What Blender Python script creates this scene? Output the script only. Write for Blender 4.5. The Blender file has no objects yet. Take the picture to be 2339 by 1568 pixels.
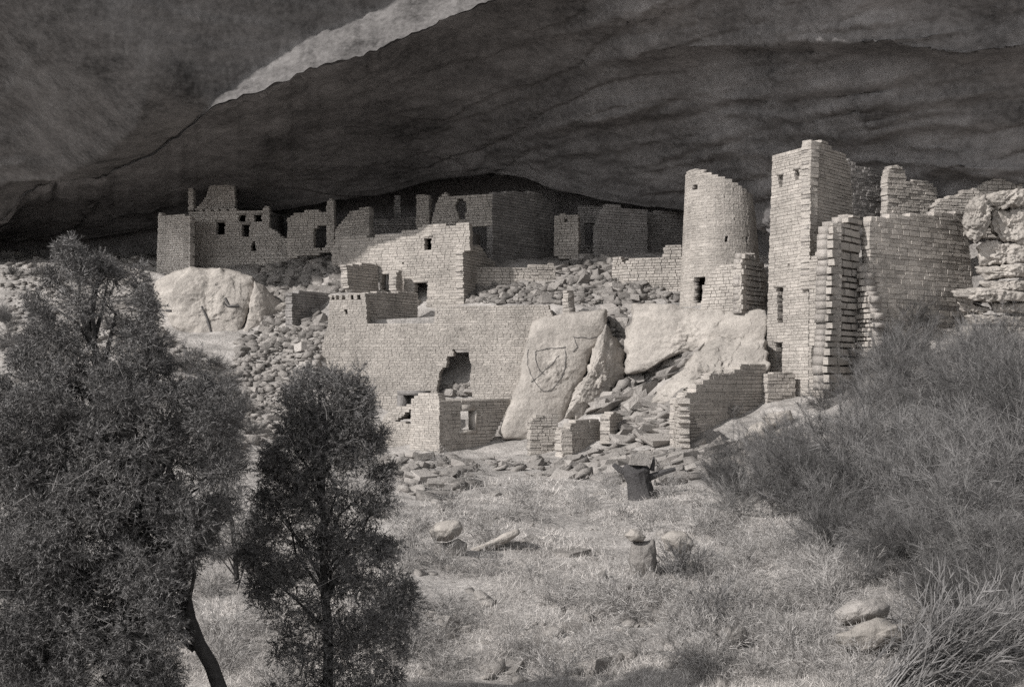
import bpy, math, random
import numpy as np
from mathutils import Vector, Matrix, noise as mnoise
from mathutils.geometry import delaunay_2d_cdt
from mathutils.bvhtree import BVHTree
random.seed(7); RNG = np.random.default_rng(7); mnoise.seed_set(5)
SC = bpy.context.scene; COL = SC.collection

# ------------------------------------------------------------------ camera, light, exposure
ZC, F, CX, HY = 1.7, 2598.0, 1169.0, 860.0      # eye height, focal length, picture centre and horizon (photo units)
cam = bpy.data.cameras.new('camera'); cam.lens = 40; cam.sensor_width = 36; cam.shift_y = 0.0325
cam.clip_end = 2000; cam.clip_start = 0.05
camo = bpy.data.objects.new('camera', cam); COL.objects.link(camo)
camo.location = (0, 0, ZC); camo.rotation_euler = (math.pi/2, 0, 0); SC.camera = camo

LH = Vector((-0.80, -0.60, 0.70))               # towards the sun, horizontal part of length one
L = LH.normalized()
SUN_EL = math.atan2(LH.z, 1.0)
SUN_AZ = math.atan2(LH.x, LH.y)
w = bpy.data.worlds.new('World'); SC.world = w; w.use_nodes = True
nt = w.node_tree; nt.nodes.clear()
sky = nt.nodes.new('ShaderNodeTexSky'); sky.sky_type = 'NISHITA'; sky.sun_disc = False
sky.sun_elevation = SUN_EL; sky.sun_rotation = SUN_AZ
hs = nt.nodes.new('ShaderNodeHueSaturation'); hs.inputs['Saturation'].default_value = 0.06   # black and white plate
bg = nt.nodes.new('ShaderNodeBackground'); bg.inputs['Strength'].default_value = 0.145
wo = nt.nodes.new('ShaderNodeOutputWorld')
nt.links.new(sky.outputs[0], hs.inputs['Color']); nt.links.new(hs.outputs[0], bg.inputs['Color']); nt.links.new(bg.outputs[0], wo.inputs[0])
sun = bpy.data.lights.new('sun', 'SUN'); sun.energy = 4.2; sun.angle = math.radians(0.6); sun.color = (1, .965, .925)
suno = bpy.data.objects.new('sun', sun); COL.objects.link(suno)
suno.rotation_euler = L.to_track_quat('Z', 'Y').to_euler(); suno.location = (-40, -30, 60)
SC.view_settings.view_transform = 'Standard'; SC.view_settings.look = 'None'
SC.view_settings.exposure = 0.25; SC.view_settings.gamma = 1.0; SC.view_settings.use_curve_mapping = False
SC.render.engine = 'CYCLES'; SC.cycles.max_bounces = 6; SC.cycles.diffuse_bounces = 4; SC.cycles.use_denoising = False

# ------------------------------------------------------------------ helpers
def P(px, py, D): return Vector(((px-CX)/F*D, D, ZC-(py-HY)/F*D))
def PX(p): return (CX+F*p[0]/p[1], HY-F*(p[2]-ZC)/p[1])
def fbm(v, s=1.0, o=4): return mnoise.fractal(Vector(v)*s, 0.9, 2.1, o)

def mat(name, val, tint=(1, .95, .87), nscale=1.5, amp=.5, bump=.6, bscale=9, rough=.95, isl=.35, obj=.35, strata=0.0, spots=0.0):
    tint = (tint[0], tint[1]*.985, tint[2]*1.015)
    m = bpy.data.materials.new(name); m.use_nodes = True; t = m.node_tree; N = t.nodes; K = t.links; N.clear()
    out = N.new('ShaderNodeOutputMaterial'); b = N.new('ShaderNodeBsdfPrincipled'); K.new(b.outputs[0], out.inputs[0])
    b.inputs['Roughness'].default_value = rough
    b.inputs['Specular IOR Level'].default_value = 0.15
    g = N.new('ShaderNodeNewGeometry'); oi = N.new('ShaderNodeObjectInfo')
    def math_(op, a, c):
        n = N.new('ShaderNodeMath'); n.operation = op
        for i, q in enumerate((a, c)):
            if isinstance(q, (int, float)): n.inputs[i].default_value = q
            else: K.new(q, n.inputs[i])
        return n.outputs[0]
    def noise(scale, det=5, r=.62, stretch=None):
        n = N.new('ShaderNodeTexNoise'); n.inputs['Scale'].default_value = scale; n.inputs['Detail'].default_value = det
        n.inputs['Roughness'].default_value = r
        if stretch:
            mp = N.new('ShaderNodeMapping'); mp.inputs['Scale'].default_value = stretch
            K.new(g.outputs['Position'], mp.inputs[0]); K.new(mp.outputs[0], n.inputs[0])
        else: K.new(g.outputs['Position'], n.inputs[0])
        return n.outputs[0]
    n1 = noise(nscale); n2 = noise(nscale*14, 3)
    f = math_('ADD', math_('MULTIPLY', math_('SUBTRACT', n1, .5), amp*3.4), 1.0)
    f = math_('ADD', f, math_('MULTIPLY', math_('SUBTRACT', n2, .5), amp*2.6))
    if strata:
        n3 = noise(1.0, 6, .6, (.25, .25, 2.2))
        f = math_('ADD', f, math_('MULTIPLY', math_('SUBTRACT', n3, .5), strata*4))
    if spots:
        n4 = noise(.55, 4, .55, (1, 1, .45))
        f = math_('ADD', f, math_('MULTIPLY', math_('SUBTRACT', n4, .5), spots*4))
    f = math_('ADD', f, math_('MULTIPLY', math_('SUBTRACT', g.outputs['Random Per Island'], .5), isl))
    f = math_('ADD', f, math_('MULTIPLY', math_('SUBTRACT', oi.outputs['Random'], .5), obj))
    f = math_('MINIMUM', math_('MAXIMUM', f, .3), 1.9)
    vm = N.new('ShaderNodeVectorMath'); vm.operation = 'SCALE'; vm.inputs[0].default_value = [val*c for c in tint]
    K.new(f, vm.inputs['Scale']); K.new(vm.outputs[0], b.inputs['Base Color'])
    if bump:
        bp = N.new('ShaderNodeBump'); bp.inputs['Strength'].default_value = bump; bp.inputs['Distance'].default_value = .08
        K.new(noise(bscale, 8, .7), bp.inputs['Height']); K.new(bp.outputs[0], b.inputs['Normal'])
    return m

M = {}
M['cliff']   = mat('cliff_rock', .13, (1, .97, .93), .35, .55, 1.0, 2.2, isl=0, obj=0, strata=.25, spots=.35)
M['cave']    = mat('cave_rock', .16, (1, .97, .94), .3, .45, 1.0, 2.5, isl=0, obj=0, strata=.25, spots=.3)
M['boulder'] = mat('boulder_rock', .335, (1, .94, .84), 1.1, .3, .8, 6, isl=0, obj=.1, spots=.2, strata=.15)
M['stone']   = mat('wall_stone', .36, (1, .94, .84), .9, .3, .8, 16, isl=.17, obj=.17, spots=.16)
M['pstone']  = mat('lit_toned_wall_stone', .52, (1, .95, .86), .9, .3, .8, 16, isl=.17, obj=.17, spots=.16)  # wall stone lightened in colour to stand in for light on the left house
M['mortar']  = mat('mud_mortar', .33, (1, .94, .85), .9, .3, .8, 20, isl=0, obj=0, spots=.16)
M['dstone']  = mat('shade_toned_stone', .25, (1, .96, .9), .9, .35, .8, 16, isl=.25, obj=.25)  # darker copy of the wall stone, shade of the back walls put into its colour
M['dmortar'] = mat('shade_toned_mortar', .20, (1, .96, .9), .9, .3, .8, 20, isl=0, obj=0)  # mortar darkened to match, shade put into its colour
M['rubble']  = mat('rubble_stone', .26, (1, .95, .87), 1.2, .3, .8, 14, isl=.5, obj=.5)
M['ground']  = mat('dry_ground', .33, (1, .96, .89), 1.3, .6, 1.0, 7, isl=0, obj=0)
M['grass']   = mat('dry_grass', .45, (1, .96, .89), .9, .75, 0, isl=.6, obj=0)
M['needle']  = mat('juniper_needles', .125, (1, .98, .94), 1.6, .4, 0, isl=1.1, obj=.1)
M['bark']    = mat('juniper_bark', .06, (1, .97, .93), 2, .4, .8, 40, isl=.2, obj=.1)
M['twig']    = mat('pale_twig', .21, (1, .97, .92), 2, .3, 0, isl=.6, obj=.2)
M['brush']   = mat('brush_twig', .135, (1, .98, .94), .8, .4, 0, isl=1.0, obj=.2)
M['dark_brush'] = mat('dark_brush_twig', .085, (1, .98, .94), .8, .4, 0, isl=1.0, obj=.2)
M['pale_brush'] = mat('pale_brush_twig', .17, (1, .98, .93), .8, .4, 0, isl=.9, obj=.2)
M['scrub']   = mat('dry_scrub', .27, (1, .97, .91), .8, .4, 0, isl=.9, obj=.2)
M['crack']   = mat('rock_crack', .09, (1, .97, .93), 2, .2, 0, isl=0, obj=0)
M['wood']    = mat('charred_wood', .07, (1, .97, .95), 2, .4, .8, 30, isl=.3, obj=.2)

def mesh(name, V, Fc, m, smooth=False):
    me = bpy.data.meshes.new(name)
    V = np.asarray(V, dtype=np.float32)
    if isinstance(Fc, np.ndarray):
        k = Fc.shape[1]; n = len(Fc)
        me.vertices.add(len(V)); me.vertices.foreach_set('co', V.ravel())
        me.loops.add(n*k); me.loops.foreach_set('vertex_index', Fc.ravel().astype(np.int32))
        me.polygons.add(n); me.polygons.foreach_set('loop_start', np.arange(0, n*k, k, dtype=np.int32))
        me.update(calc_edges=True)
    else:
        me.from_pydata([tuple(v) for v in V], [], Fc); me.update()
    if m: me.materials.append(m)
    if smooth: me.polygons.foreach_set('use_smooth', [True]*len(me.polygons))
    return me
def link(name, me, parent=None, mw=None):
    o = bpy.data.objects.new(name, me); COL.objects.link(o)
    if parent is not None:
        o.parent = parent; o.matrix_parent_inverse = BASE[parent.name].inverted()
    if mw is not None: o.matrix_basis = mw
    BASE[o.name] = (mw if mw is not None else Matrix.Identity(4))
    return o
BASE = {}                                       # world matrix of every object we made (no depsgraph needed)
def tag(o, label, cat, group=None, kind=None):
    if label: o['label'] = label
    if cat: o['category'] = cat
    if group: o['group'] = group
    if kind: o['kind'] = kind
    return o
def empty(name, loc, label, cat, group=None):
    o = link(name, None, None, Matrix.Translation(loc)); o.empty_display_size = .3
    return tag(o, label, cat, group)

# ------------------------------------------------------------------ ground: control points -> triangulation -> fine sheet
CP = []
def cp(px, py, D): v = P(px, py, D); CP.append(v)
def cz(px, D, z): CP.append(Vector(((px-CX)/F*D, D, z)))
for x, y, z in ((-260,-150,-2),(260,-150,-2),(-260,260,12),(260,260,12),(0,-150,-2),(-260,40,3),(260,40,8),(0,260,12),(-8,-4,0),(8,-4,0),(-3,4,.1),(3,4,.1),(0,5.2,-.1),(-14,5,-.3),(14,5,.3),(-40,8,0),(40,8,3)):
    CP.append(Vector((x, y, z)))
for a in ((-300,1560,9),(300,1568,9),(800,1575,9),(1200,1572,9),(1700,1560,9),(2100,1535,9),(2600,1480,9),
          (-300,1260,14),(300,1262,14),(700,1268,14),(1000,1268,14),(1180,1240,15),(1400,1262,15),(1700,1250,15),(2000,1215,15),(2400,1150,15),(2900,1050,15),
          (-300,1090,24),(300,1092,24),(700,1090,24),(1000,1110,24),(1250,1105,24),(1480,1105,25),(1700,1085,24),(1900,1040,24),(2100,985,24),(2400,920,24),(2800,860,24),
          (-300,940,36),(60,935,36),(300,960,36),(500,1035,35),(700,1048,34),(900,1050,34),(1050,1050,34),(1200,1062,34),(1380,1052,34),(1540,1040,32.6),(1640,1028,33.5),(1740,1002,34),(1850,955,34.5),(1950,900,34),(2100,850,34),(2300,790,34),(2700,700,34),
          (-300,830,44),(60,815,44),(300,815,43),(420,835,42),(500,925,41),(600,940,41),(700,900,41),(760,880,41.3),
          (300,700,50),(60,700,52),(-300,700,52),(430,790,46),(540,800,46),(620,760,46.5),(700,745,44.5),(735,760,43.5),
          (60,600,58),(300,590,58),(-300,600,60),(430,640,56),(500,613,57),(600,612,56),(700,608,53),(600,690,51),(680,690,49),(745,668,47),
          (640,580,60),(430,600,62)):
    cp(*a)
for a in ((860,39.0,-.95),(1000,37.8,-.95),(1110,38.6,-.9),(1180,38.4,-.9),(1290,35.8,-.85),(1400,36,-.7),
          (760,42.0,1.0),(830,41.6,-.2),(900,41.4,-.6),(1000,41.2,-.2),(1080,41.1,-.1),(1180,41,-.3),
          (760,45.0,4.2),(900,44.6,4.0),(1000,44.4,4.0),(1160,44,4.3),(1250,43.2,4.4),(1330,42.6,4.3),(1400,43.2,4.0),
          (1330,42.6,2.4),(1400,41.6,2.0),(1500,40.2,1.7),(1600,38.2,1.3),(1700,38,1.0),(1420,38.2,.2),(1560,36.6,.6),(1480,36.2,-.1),
          (1450,42.4,4.3),(1560,41,4.25),(1650,40.3,4.2),(1740,40.3,4.2),(1650,44.5,4.4),(1760,42,4.2),(1850,41,4),(1800,38.2,.6),(1900,37,1.2),(1990,37.2,2.0),
          (1060,45.2,4.6),(1130,46,5.0),(1270,46.2,5.2),(1400,47,5.7),(1500,47.4,6.0),(1280,48.5,6.4),(1120,49.5,6.8),(1420,49,6.9),(1540,49,6.9),(1600,47,5.6),
          (860,46,4.3),(960,45.9,4.0),(760,48.5,6.1),(860,49.3,6.6),(1000,49,6.8),(760,53,7.1),(900,52.5,7.1),(1200,54,7.3),(1500,53.5,7.5),
          (2050,37.5,2.6),(2200,39.0,3.0),(2340,39,3.4),(2000,40.5,6),(2200,43,7),(2400,43,7),(1850,44,6.3),(2500,40,6),
          (-300,72,11),(300,70,9.5),(800,66,8.6),(1300,62,8.4),(1700,58,8.4),(2100,54,8),(2600,50,8)):
    cz(*a)
_pts = [Vector((p.x, p.y)) for p in CP]
_r = delaunay_2d_cdt(_pts, [], [], 0, 1e-4)
DV = np.array([(v.x, v.y) for v in _r[0]]); DZ = np.array([CP[o[0]].z for o in _r[3]]); DT = _r[2]
def axis(lo, hi, fine, step, far):
    a = [lo]; 
    while a[-1] < hi: a.append(a[-1]+(step if fine[0] <= a[-1] <= fine[1] else far))
    return np.array(a)
GX = axis(-255, 255, (-36, 34), .3, 6.0); GY = axis(-145, 255, (3, 64), .3, 6.0)
GZ = np.zeros((len(GX), len(GY)))
for t in DT:
    a, b, c = DV[t[0]], DV[t[1]], DV[t[2]]
    i0, i1 = np.searchsorted(GX, min(a[0], b[0], c[0]))-1, np.searchsorted(GX, max(a[0], b[0], c[0]))+1
    j0, j1 = np.searchsorted(GY, min(a[1], b[1], c[1]))-1, np.searchsorted(GY, max(a[1], b[1], c[1]))+1
    i0, j0 = max(i0, 0), max(j0, 0)
    X, Y = np.meshgrid(GX[i0:i1], GY[j0:j1], indexing='ij')
    d = (b[1]-c[1])*(a[0]-c[0])+(c[0]-b[0])*(a[1]-c[1])
    if abs(d) < 1e-9: continue
    u = ((b[1]-c[1])*(X-c[0])+(c[0]-b[0])*(Y-c[1]))/d; v = ((c[1]-a[1])*(X-c[0])+(a[0]-c[0])*(Y-c[1]))/d
    k = (u >= -1e-6) & (v >= -1e-6) & (u+v <= 1+1e-6)
    z = u*DZ[t[0]]+v*DZ[t[1]]+(1-u-v)*DZ[t[2]]
    GZ[i0:i1, j0:j1][k] = z[k]
for _ in range(2):
    q = GZ.copy(); q[1:-1, 1:-1] = (GZ[1:-1, 1:-1]*4+GZ[:-2, 1:-1]+GZ[2:, 1:-1]+GZ[1:-1, :-2]+GZ[1:-1, 2:])/8; GZ = q
NZ = np.zeros_like(GZ)
for i, x in enumerate(GX):
    for j, y in enumerate(GY):
        if -36 < x < 36 and 3 < y < 64:
            NZ[i, j] = .16*mnoise.noise((x*.55, y*.55, 1))+.09*mnoise.noise((x*2.1, y*2.1, 5)) + (.05*mnoise.noise((x*1.7, y*1.7, 9)) if y > 30 else 0)
GZ += NZ
def gz(x, y):
    i = min(max(int(np.searchsorted(GX, x))-1, 0), len(GX)-2); j = min(max(int(np.searchsorted(GY, y))-1, 0), len(GY)-2)
    u = (x-GX[i])/(GX[i+1]-GX[i]); v = (y-GY[j])/(GY[j+1]-GY[j])
    return (GZ[i, j]*(1-u)+GZ[i+1, j]*u)*(1-v)+(GZ[i, j+1]*(1-u)+GZ[i+1, j+1]*u)*v
def hit(px, py, d0=5.0, d1=68.0):
    d = d0; k = (px-CX)/F; s = (HY-py)/F
    while d < d1:
        if ZC+s*d <= gz(k*d, d):
            lo, hi = d-.3, d
            for _ in range(6):
                m_ = (lo+hi)/2
                if ZC+s*m_ <= gz(k*m_, m_): hi = m_
                else: lo = m_
            return Vector((k*hi, hi, gz(k*hi, hi)))
        d += .3
    return None
nx, ny = len(GX), len(GY)
XX, YY = np.meshgrid(GX, GY, indexing='ij')
I = np.arange(nx*ny).reshape(nx, ny)
gf = np.stack([I[:-1, :-1], I[1:, :-1], I[1:, 1:], I[:-1, 1:]], -1).reshape(-1, 4)
g = link('ground', mesh('ground', np.stack([XX, YY, GZ], -1).reshape(-1, 3), gf, M['ground'], True))
tag(g, 'dry sloping ground of earth, grass and scree', None, kind='structure')

# ------------------------------------------------------------------ cliff and cave roof
pxs = np.concatenate([np.arange(-1400, -20, 40.0), np.arange(-20, 2360, 8.0), np.arange(2360, 3600, 40.0)])
def it(xs, ys): return np.interp(pxs, xs, ys)
def smooth(a, n):
    for _ in range(n):
        b = a.copy(); b[1:-1] = (a[:-2]+2*a[1:-1]+a[2:])/4; a = b
    return a
EX  = [-1400,-600,10,44,125,251,281,345,430,480,600,700,800,860,950,1080,1300,1600,2000,2600,3600]
Epy = it(EX, [640,560,500,450,408,400,378,354,290,246,205,160,132,112,75,15,-55,-125,-185,-230,-270])
Ed  = it(EX, [62,60,58,57,56,54,53,50,46,43,42.3,42,42,42,42,42,41,36.6,32.8,30,27])
jag = np.array([9*mnoise.noise((x*.021, 3, 0))+6*mnoise.noise((x*.06, 7, 0)) for x in pxs]); Epy = Epy+jag
Sw  = smooth(it([-1400,300,470,500,600,700,860,950,1080,1300,3600], [3,3,3,20,58,76,92,100,112,118,118]), 3)
def to3(py, D): return np.stack([(pxs-CX)/F*D, D+0*pxs, ZC-(py-HY)/F*D], -1)
def rowfill(keys, subs):
    out = []
    for k in range(len(keys)-1):
        for s in range(subs[k]): out.append(keys[k]+(keys[k+1]-keys[k])*s/subs[k])
    out.append(keys[-1]); return np.array(out)
def sheet(name, R, m, amp, label, bed=.3):
    nr, nc, _ = R.shape
    du = np.gradient(R, axis=1); dv = np.gradient(R, axis=0)
    n = np.cross(du, dv); n /= np.linalg.norm(n, axis=-1, keepdims=True)+1e-9
    disp = np.zeros((nr, nc))
    for i in range(nr):
        for j in range(nc):
            p = R[i, j]
            b = p[2]*1.15+p[1]*.12+1.3*mnoise.noise((p[0]*.07, p[1]*.07, p[2]*.12))+.25*mnoise.noise((p[0]*.4, p[1]*.4, p[2]*.4)); b -= math.floor(b)
            disp[i, j] = min(1, amp(i)*6)*bed*(b**2.2-.3)*(.6+1.2*mnoise.noise((p[0]*.11, p[1]*.11+7, p[2]*.2)))+amp(i)*(fbm((p[0]*.16, p[1]*.16, p[2]*.4), 1, 3)*1.0+.35*mnoise.noise((p[0]*.9, p[1]*.9, p[2]*1.8))+.26*mnoise.noise((p[0]*2.3, p[1]*2.3, p[2]*4.2))+.14*mnoise.noise((p[0]*5, p[1]*5, p[2]*8)))
    R = R+n*disp[..., None]
    I = np.arange(nr*nc).reshape(nr, nc)
    f = np.stack([I[:-1, :-1], I[1:, :-1], I[1:, 1:], I[:-1, 1:]], -1).reshape(-1, 4)
    o = link(name, mesh(name, R.reshape(-1, 3), f, m, True)); tag(o, label, None, kind='structure'); return R

T = 16.0
r0 = to3(Epy, Ed); r1 = to3(Epy-Sw, Ed+.05+.95*np.clip(Sw-4, 0, None)/62)
sm = lambda R, n: np.stack([smooth(R[:, k], n) for k in range(3)], -1)
LM = (2.2*np.clip((500-pxs)/60, 0, 1))[:, None]; LV = np.array(LH); DN = np.array((0, 0, -1.0))
r2 = sm(r1, 2)+LV*2.2+DN*(-.12+LM); r3 = sm(r1, 6)+LV*7.5+DN*(-.05+LM)
rim = sm(r1, 10)+LV*T+DN*(0+LM)  # unseen rim, shaped along the sun direction so its shadow ends at the strip
top = rim+np.array((-1, -1, 14.0)); back = top+np.array((30, 60, 4.0))
OUT = rowfill([r0, r1, r2, r3, rim, top, back], [10, 14, 34, 30, 8, 6])
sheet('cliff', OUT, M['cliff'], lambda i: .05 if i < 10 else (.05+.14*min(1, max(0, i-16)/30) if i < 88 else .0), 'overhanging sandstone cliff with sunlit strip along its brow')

Lx = [-1400,-600,10,200,350,640,880,1000,1100,1200,1255,1370,1480,1565,1700,1800,1950,2100,2400,3600]
Lpy = smooth(it(Lx, [600,575,552,545,520,480,440,408,398,406,430,458,476,480,500,560,600,610,620,640]), 1)
Ld = smooth(it(Lx, [68,67,66,65,64,60,57,55.5,54,53,52.6,52.3,52,51.5,49,47,45.5,44,42,40]), 3)
rec = it([-1400,600,900,1600,1800,3600], [.5,1,5,5,.8,.5])
keys = [to3(Epy-np.minimum(Sw*.5, 30)-2, Ed+.9), to3(Epy+3, Ed+.45)]
for t in (.12, .3, .5, .7, .86):
    keys.append(to3(Epy+(Lpy-Epy)*t, Ed+(Ld-Ed)*t**.72))
keys += [to3(Lpy, Ld), to3(Lpy-4, Ld+rec), to3(Lpy+300, Ld+rec+1.5)]
INN = rowfill(keys, [3, 12, 24, 28, 28, 22, 22, 6, 8])
# ledges: everything above the line stands proud of what lies below it
def ledge(R, line, depth, fall, w=9.0):
    xs, ys = zip(*line)
    pxy = CX+F*R[..., 0]/R[..., 1]; pyy = HY-F*(R[..., 2]-ZC)/R[..., 1]
    ly = np.interp(pxy, xs, ys); fe = min(160, (xs[-1]-xs[0])*.25); inx = np.clip((pxy-xs[0])/fe, 0, 1)*np.clip((xs[-1]-pxy)/fe, 0, 1)
    a = ly-pyy
    k = inx*np.clip((a+w)/(2*w), 0, 1)*np.exp(-np.clip(a, 0, None)/fall)*depth
    D = R[..., 1]-k
    return R*(D/R[..., 1])[..., None]+np.array((0, 0, ZC))*(1-D/R[..., 1])[..., None]
for ln, dp, fl in (([(1330,150),(1500,128),(1700,112),(1850,100),(2050,118),(2200,140),(2330,120),(2600,60)], 1.7, 200),
                   ([(1180,318),(1260,300),(1380,282),(1450,262),(1520,240),(1570,205)], .7, 60),
                   ([(1240,305),(1500,270),(1750,222),(2000,195),(2200,150)], .5, 60),
                   ([(1900,330),(2100,300),(2330,285)], .4, 60), ([(1950,250),(2150,235),(2340,210)], .5, 50),
                   ([(2090,400),(2150,396),(2232,408),(2300,412)], .6, 40), ([(1050,395),(1080,385),(1110,360),(1150,350)], .4, 40)):
    INN = ledge(INN, ln, dp, fl)
for k_ in range(26):
    x0_ = random.uniform(500, 2100); ln_ = random.uniform(180, 620); y0_ = random.uniform(60, 400); sl = random.uniform(-.32, -.02)
    pts_ = [(x0_+ln_*i/14, y0_+sl*ln_*i/14+9*mnoise.noise((k_*3.1, i*.6, 2))+4*mnoise.noise((k_*7.3, i*1.9, 4))) for i in range(15)]
    INN = ledge(INN, pts_, random.uniform(.12, .34), random.uniform(20, 60), 3.5)
for k_ in range(12):
    x0_ = random.uniform(1500, 2150); ln_ = random.uniform(70, 260); y0_ = random.uniform(180, 430); sl = random.uniform(-.25, .12)
    INN = ledge(INN, [(x0_+ln_*i/8, y0_+sl*ln_*i/8+6*mnoise.noise((k_*4.1, i*.9, 8))) for i in range(9)], random.uniform(.15, .4), 25, 3.5)
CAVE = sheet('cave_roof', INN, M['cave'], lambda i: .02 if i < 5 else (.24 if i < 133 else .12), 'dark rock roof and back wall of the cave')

# ------------------------------------------------------------------ masonry
def blk_variants(n, m, name):
    out = []
    for k in range(n):
        v = []
        for sx in (-1, 1):
            for sy in (-1, 1):
                for sz in (-1, 1):
                    v.append((.5*sx*random.uniform(.9, 1), .5*sy*random.uniform(.94, 1), .5*sz*random.uniform(.91, 1)))
        # chamfered block: face loops pulled in from the corners
        V = []; Fc = []
        idx = lambda a, b, c: (a > 0)*4+(b > 0)*2+(c > 0)
        for ax in range(3):
            for s in (-1, 1):
                o = [a for a in range(3) if a != ax]; loop = []
                for (p, q) in ((-1, -1), (1, -1), (1, 1), (-1, 1)):
                    c = [0, 0, 0]; c[ax] = s; c[o[0]] = p; c[o[1]] = q
                    vv = list(v[idx(*c)])
                    vv[o[0]] *= .98; vv[o[1]] *= .97; loop.append(len(V)); V.append(vv)
                if (s > 0) == (ax == 1): loop = loop[::-1]
                Fc.append(loop)
        import bmesh
        bm = bmesh.new()
        for vv in V: bm.verts.new(vv)
        r = bmesh.ops.convex_hull(bm, input=bm.verts[:])
        me = bpy.data.meshes.new(name); bm.to_mesh(me); bm.free(); me.materials.append(m); out.append(me)
    return out
BLK = {k: blk_variants(10, M[k], k+'_block') for k in ('stone', 'dstone', 'pstone')}
CUBE = np.array([(x, y, z) for x in (-.5, .5) for y in (-.5, .5) for z in (-.5, .5)])
CF = np.array([(0,1,3,2),(4,6,7,5),(0,4,5,1),(2,3,7,6),(0,2,6,4),(1,5,7,3)])
class Plane:
    def __init__(s, px0, D0, px1, D1):
        s.a = Vector(((px0-CX)/F*D0, D0)); b = Vector(((px1-CX)/F*D1, D1)); s.t = (b-s.a).normalized()
        s.n = Vector((s.t.y, -s.t.x))
        if s.n.dot(-s.a) < 0: s.n = -s.n
    def sz(s, px, py):
        k = (px-CX)/F; D = s.n.dot(s.a)/(s.n.x*k+s.n.y); return ((Vector((k*D, D))-s.a).dot(s.t), ZC-(py-HY)/F*D)
    def at(s, u, z): p = s.a+s.t*u; return p, s.t, s.n
class Drum:                                       # battered round wall; u runs along the arc at the foot
    def __init__(s, cx, cy, r0, z0, r1, z1, lean=0): s.c = Vector((cx, cy)); s.r0, s.z0, s.r1, s.z1, s.lean = r0, z0, r1, z1, lean
    def at(s, u, z):
        k = (z-s.z0)/(s.z1-s.z0); r = s.r0+(s.r1-s.r0)*k; th = u/s.r0     # th = 0 faces the camera, positive to the right
        n = Vector((math.sin(th), -math.cos(th))); return s.c+Vector((s.lean*k, 0))+n*r, Vector((math.cos(th), math.sin(th))), n
def scan(poly, z):
    xs = []
    for i in range(len(poly)):
        (x0, z0), (x1, z1) = poly[i], poly[(i+1) % len(poly)]
        if (z0 <= z) != (z1 <= z): xs.append(x0+(x1-x0)*(z-z0)/(z1-z0))
    xs.sort(); return list(zip(xs[::2], xs[1::2]))
def rect(a): return a if isinstance(a, list) else [(a[0], a[1]), (a[2], a[1]), (a[2], a[3]), (a[0], a[3])]
def masonry(parent, surf, polys, holes=(), ch=(.07, .14), ln=(.15, .42), th=.34, n_ind=0, m='stone', gap=.008, proud=.012, recess=.008, ragged=.05, name='wall', raw=False, label=None):
    cv = (lambda q: q) if raw else (lambda q: [surf.sz(*p) for p in q])
    polys = [cv(p) for p in polys]; holes = [cv(rect(h)) for h in holes]
    z0 = min(p[1] for q in polys for p in q); z1 = max(p[1] for q in polys for p in q)
    stones = []; core = []; z = z0
    while z < z1-.03:
        h = min(random.uniform(*ch), max(z1-z, .05)); zm = z+h/2; iv = []
        for q in polys: iv += scan(q, zm)
        for hq in holes:
            for (a, b) in scan(hq, zm):
                nv = []
                for (c, d) in iv:
                    if b <= c or a >= d: nv.append((c, d)); continue
                    if a > c: nv.append((c, a))
                    if b < d: nv.append((b, d))
                iv = nv
        for (a, b) in iv:
            if b-a < .04: continue
            a -= random.uniform(-ragged, ragged)*.5; b += random.uniform(-ragged, ragged)*.5
            step = .4 if not isinstance(surf, Plane) else 99
            u = a
            while u < b-.02:
                w_ = random.uniform(*ln)
                if u+w_ > b-ln[0]*.6: w_ = b-u
                stones.append((u+w_/2, zm, w_, h)); u += w_
            c = a+.015
            while c < b-.02:
                e = min(c+step, b-.015); core.append(((c+e)/2, zm, e-c+(.02 if step < 9 else 0), h+.012)); c = e
        z += h
    V = []; Fq = []
    for (u, zz, w_, h) in core:
        p, t, n = surf.at(u, zz); c = p-n*(th/2+recess/2)
        q = CUBE*np.array((max(w_, .02), th-recess-.03, h))
        V.append(np.stack([c.x+q[:, 0]*t.x+q[:, 1]*n.x, c.y+q[:, 0]*t.y+q[:, 1]*n.y, zz+q[:, 2]], -1)); Fq.append(CF+8*len(Fq))
    wall = link(name, mesh(name, np.concatenate(V), np.concatenate(Fq), M[{'stone': 'mortar', 'dstone': 'dmortar', 'pstone': 'mortar'}[m]]), parent)
    if label: wall['label'] = label
    stones.sort(key=lambda q: -q[2]*q[3])
    V = []; Fq = []; nv = 0
    for k, (u, zz, w_, h) in enumerate(stones):
        p, t, n = surf.at(u, zz); e = random.uniform(-.3, 1)*proud
        c = p-n*(th/2-e/2); bm = random.choice(BLK[m])
        tilt = random.gauss(0, .02)
        R = Matrix(((t.x, n.x, 0, c.x), (t.y, n.y, 0, c.y), (0, 0, 1, zz), (0, 0, 0, 1))) @ Matrix.Rotation(tilt, 4, 'Y') @ Matrix.Rotation(random.gauss(0, .012), 4, 'Z') @ Matrix.Diagonal((max(w_-gap, .03), th+e, max(h-gap, .03), 1))
        if k < n_ind: link('stone', bm, wall, R)
        else:
            co = np.array([v.co for v in bm.vertices]); A = np.array(R)
            V.append(co @ A[:3, :3].T+A[:3, 3]); 
            for pl in bm.polygons: Fq.append([i+nv for i in pl.vertices])
            nv += len(co)
    if V:
        o = link('masonry_courses', mesh('masonry_courses', np.concatenate(V), Fq, M[m]), wall); o['kind'] = 'stuff'
    return wall
def base(px, py, D): return P(px, py, D)
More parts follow.
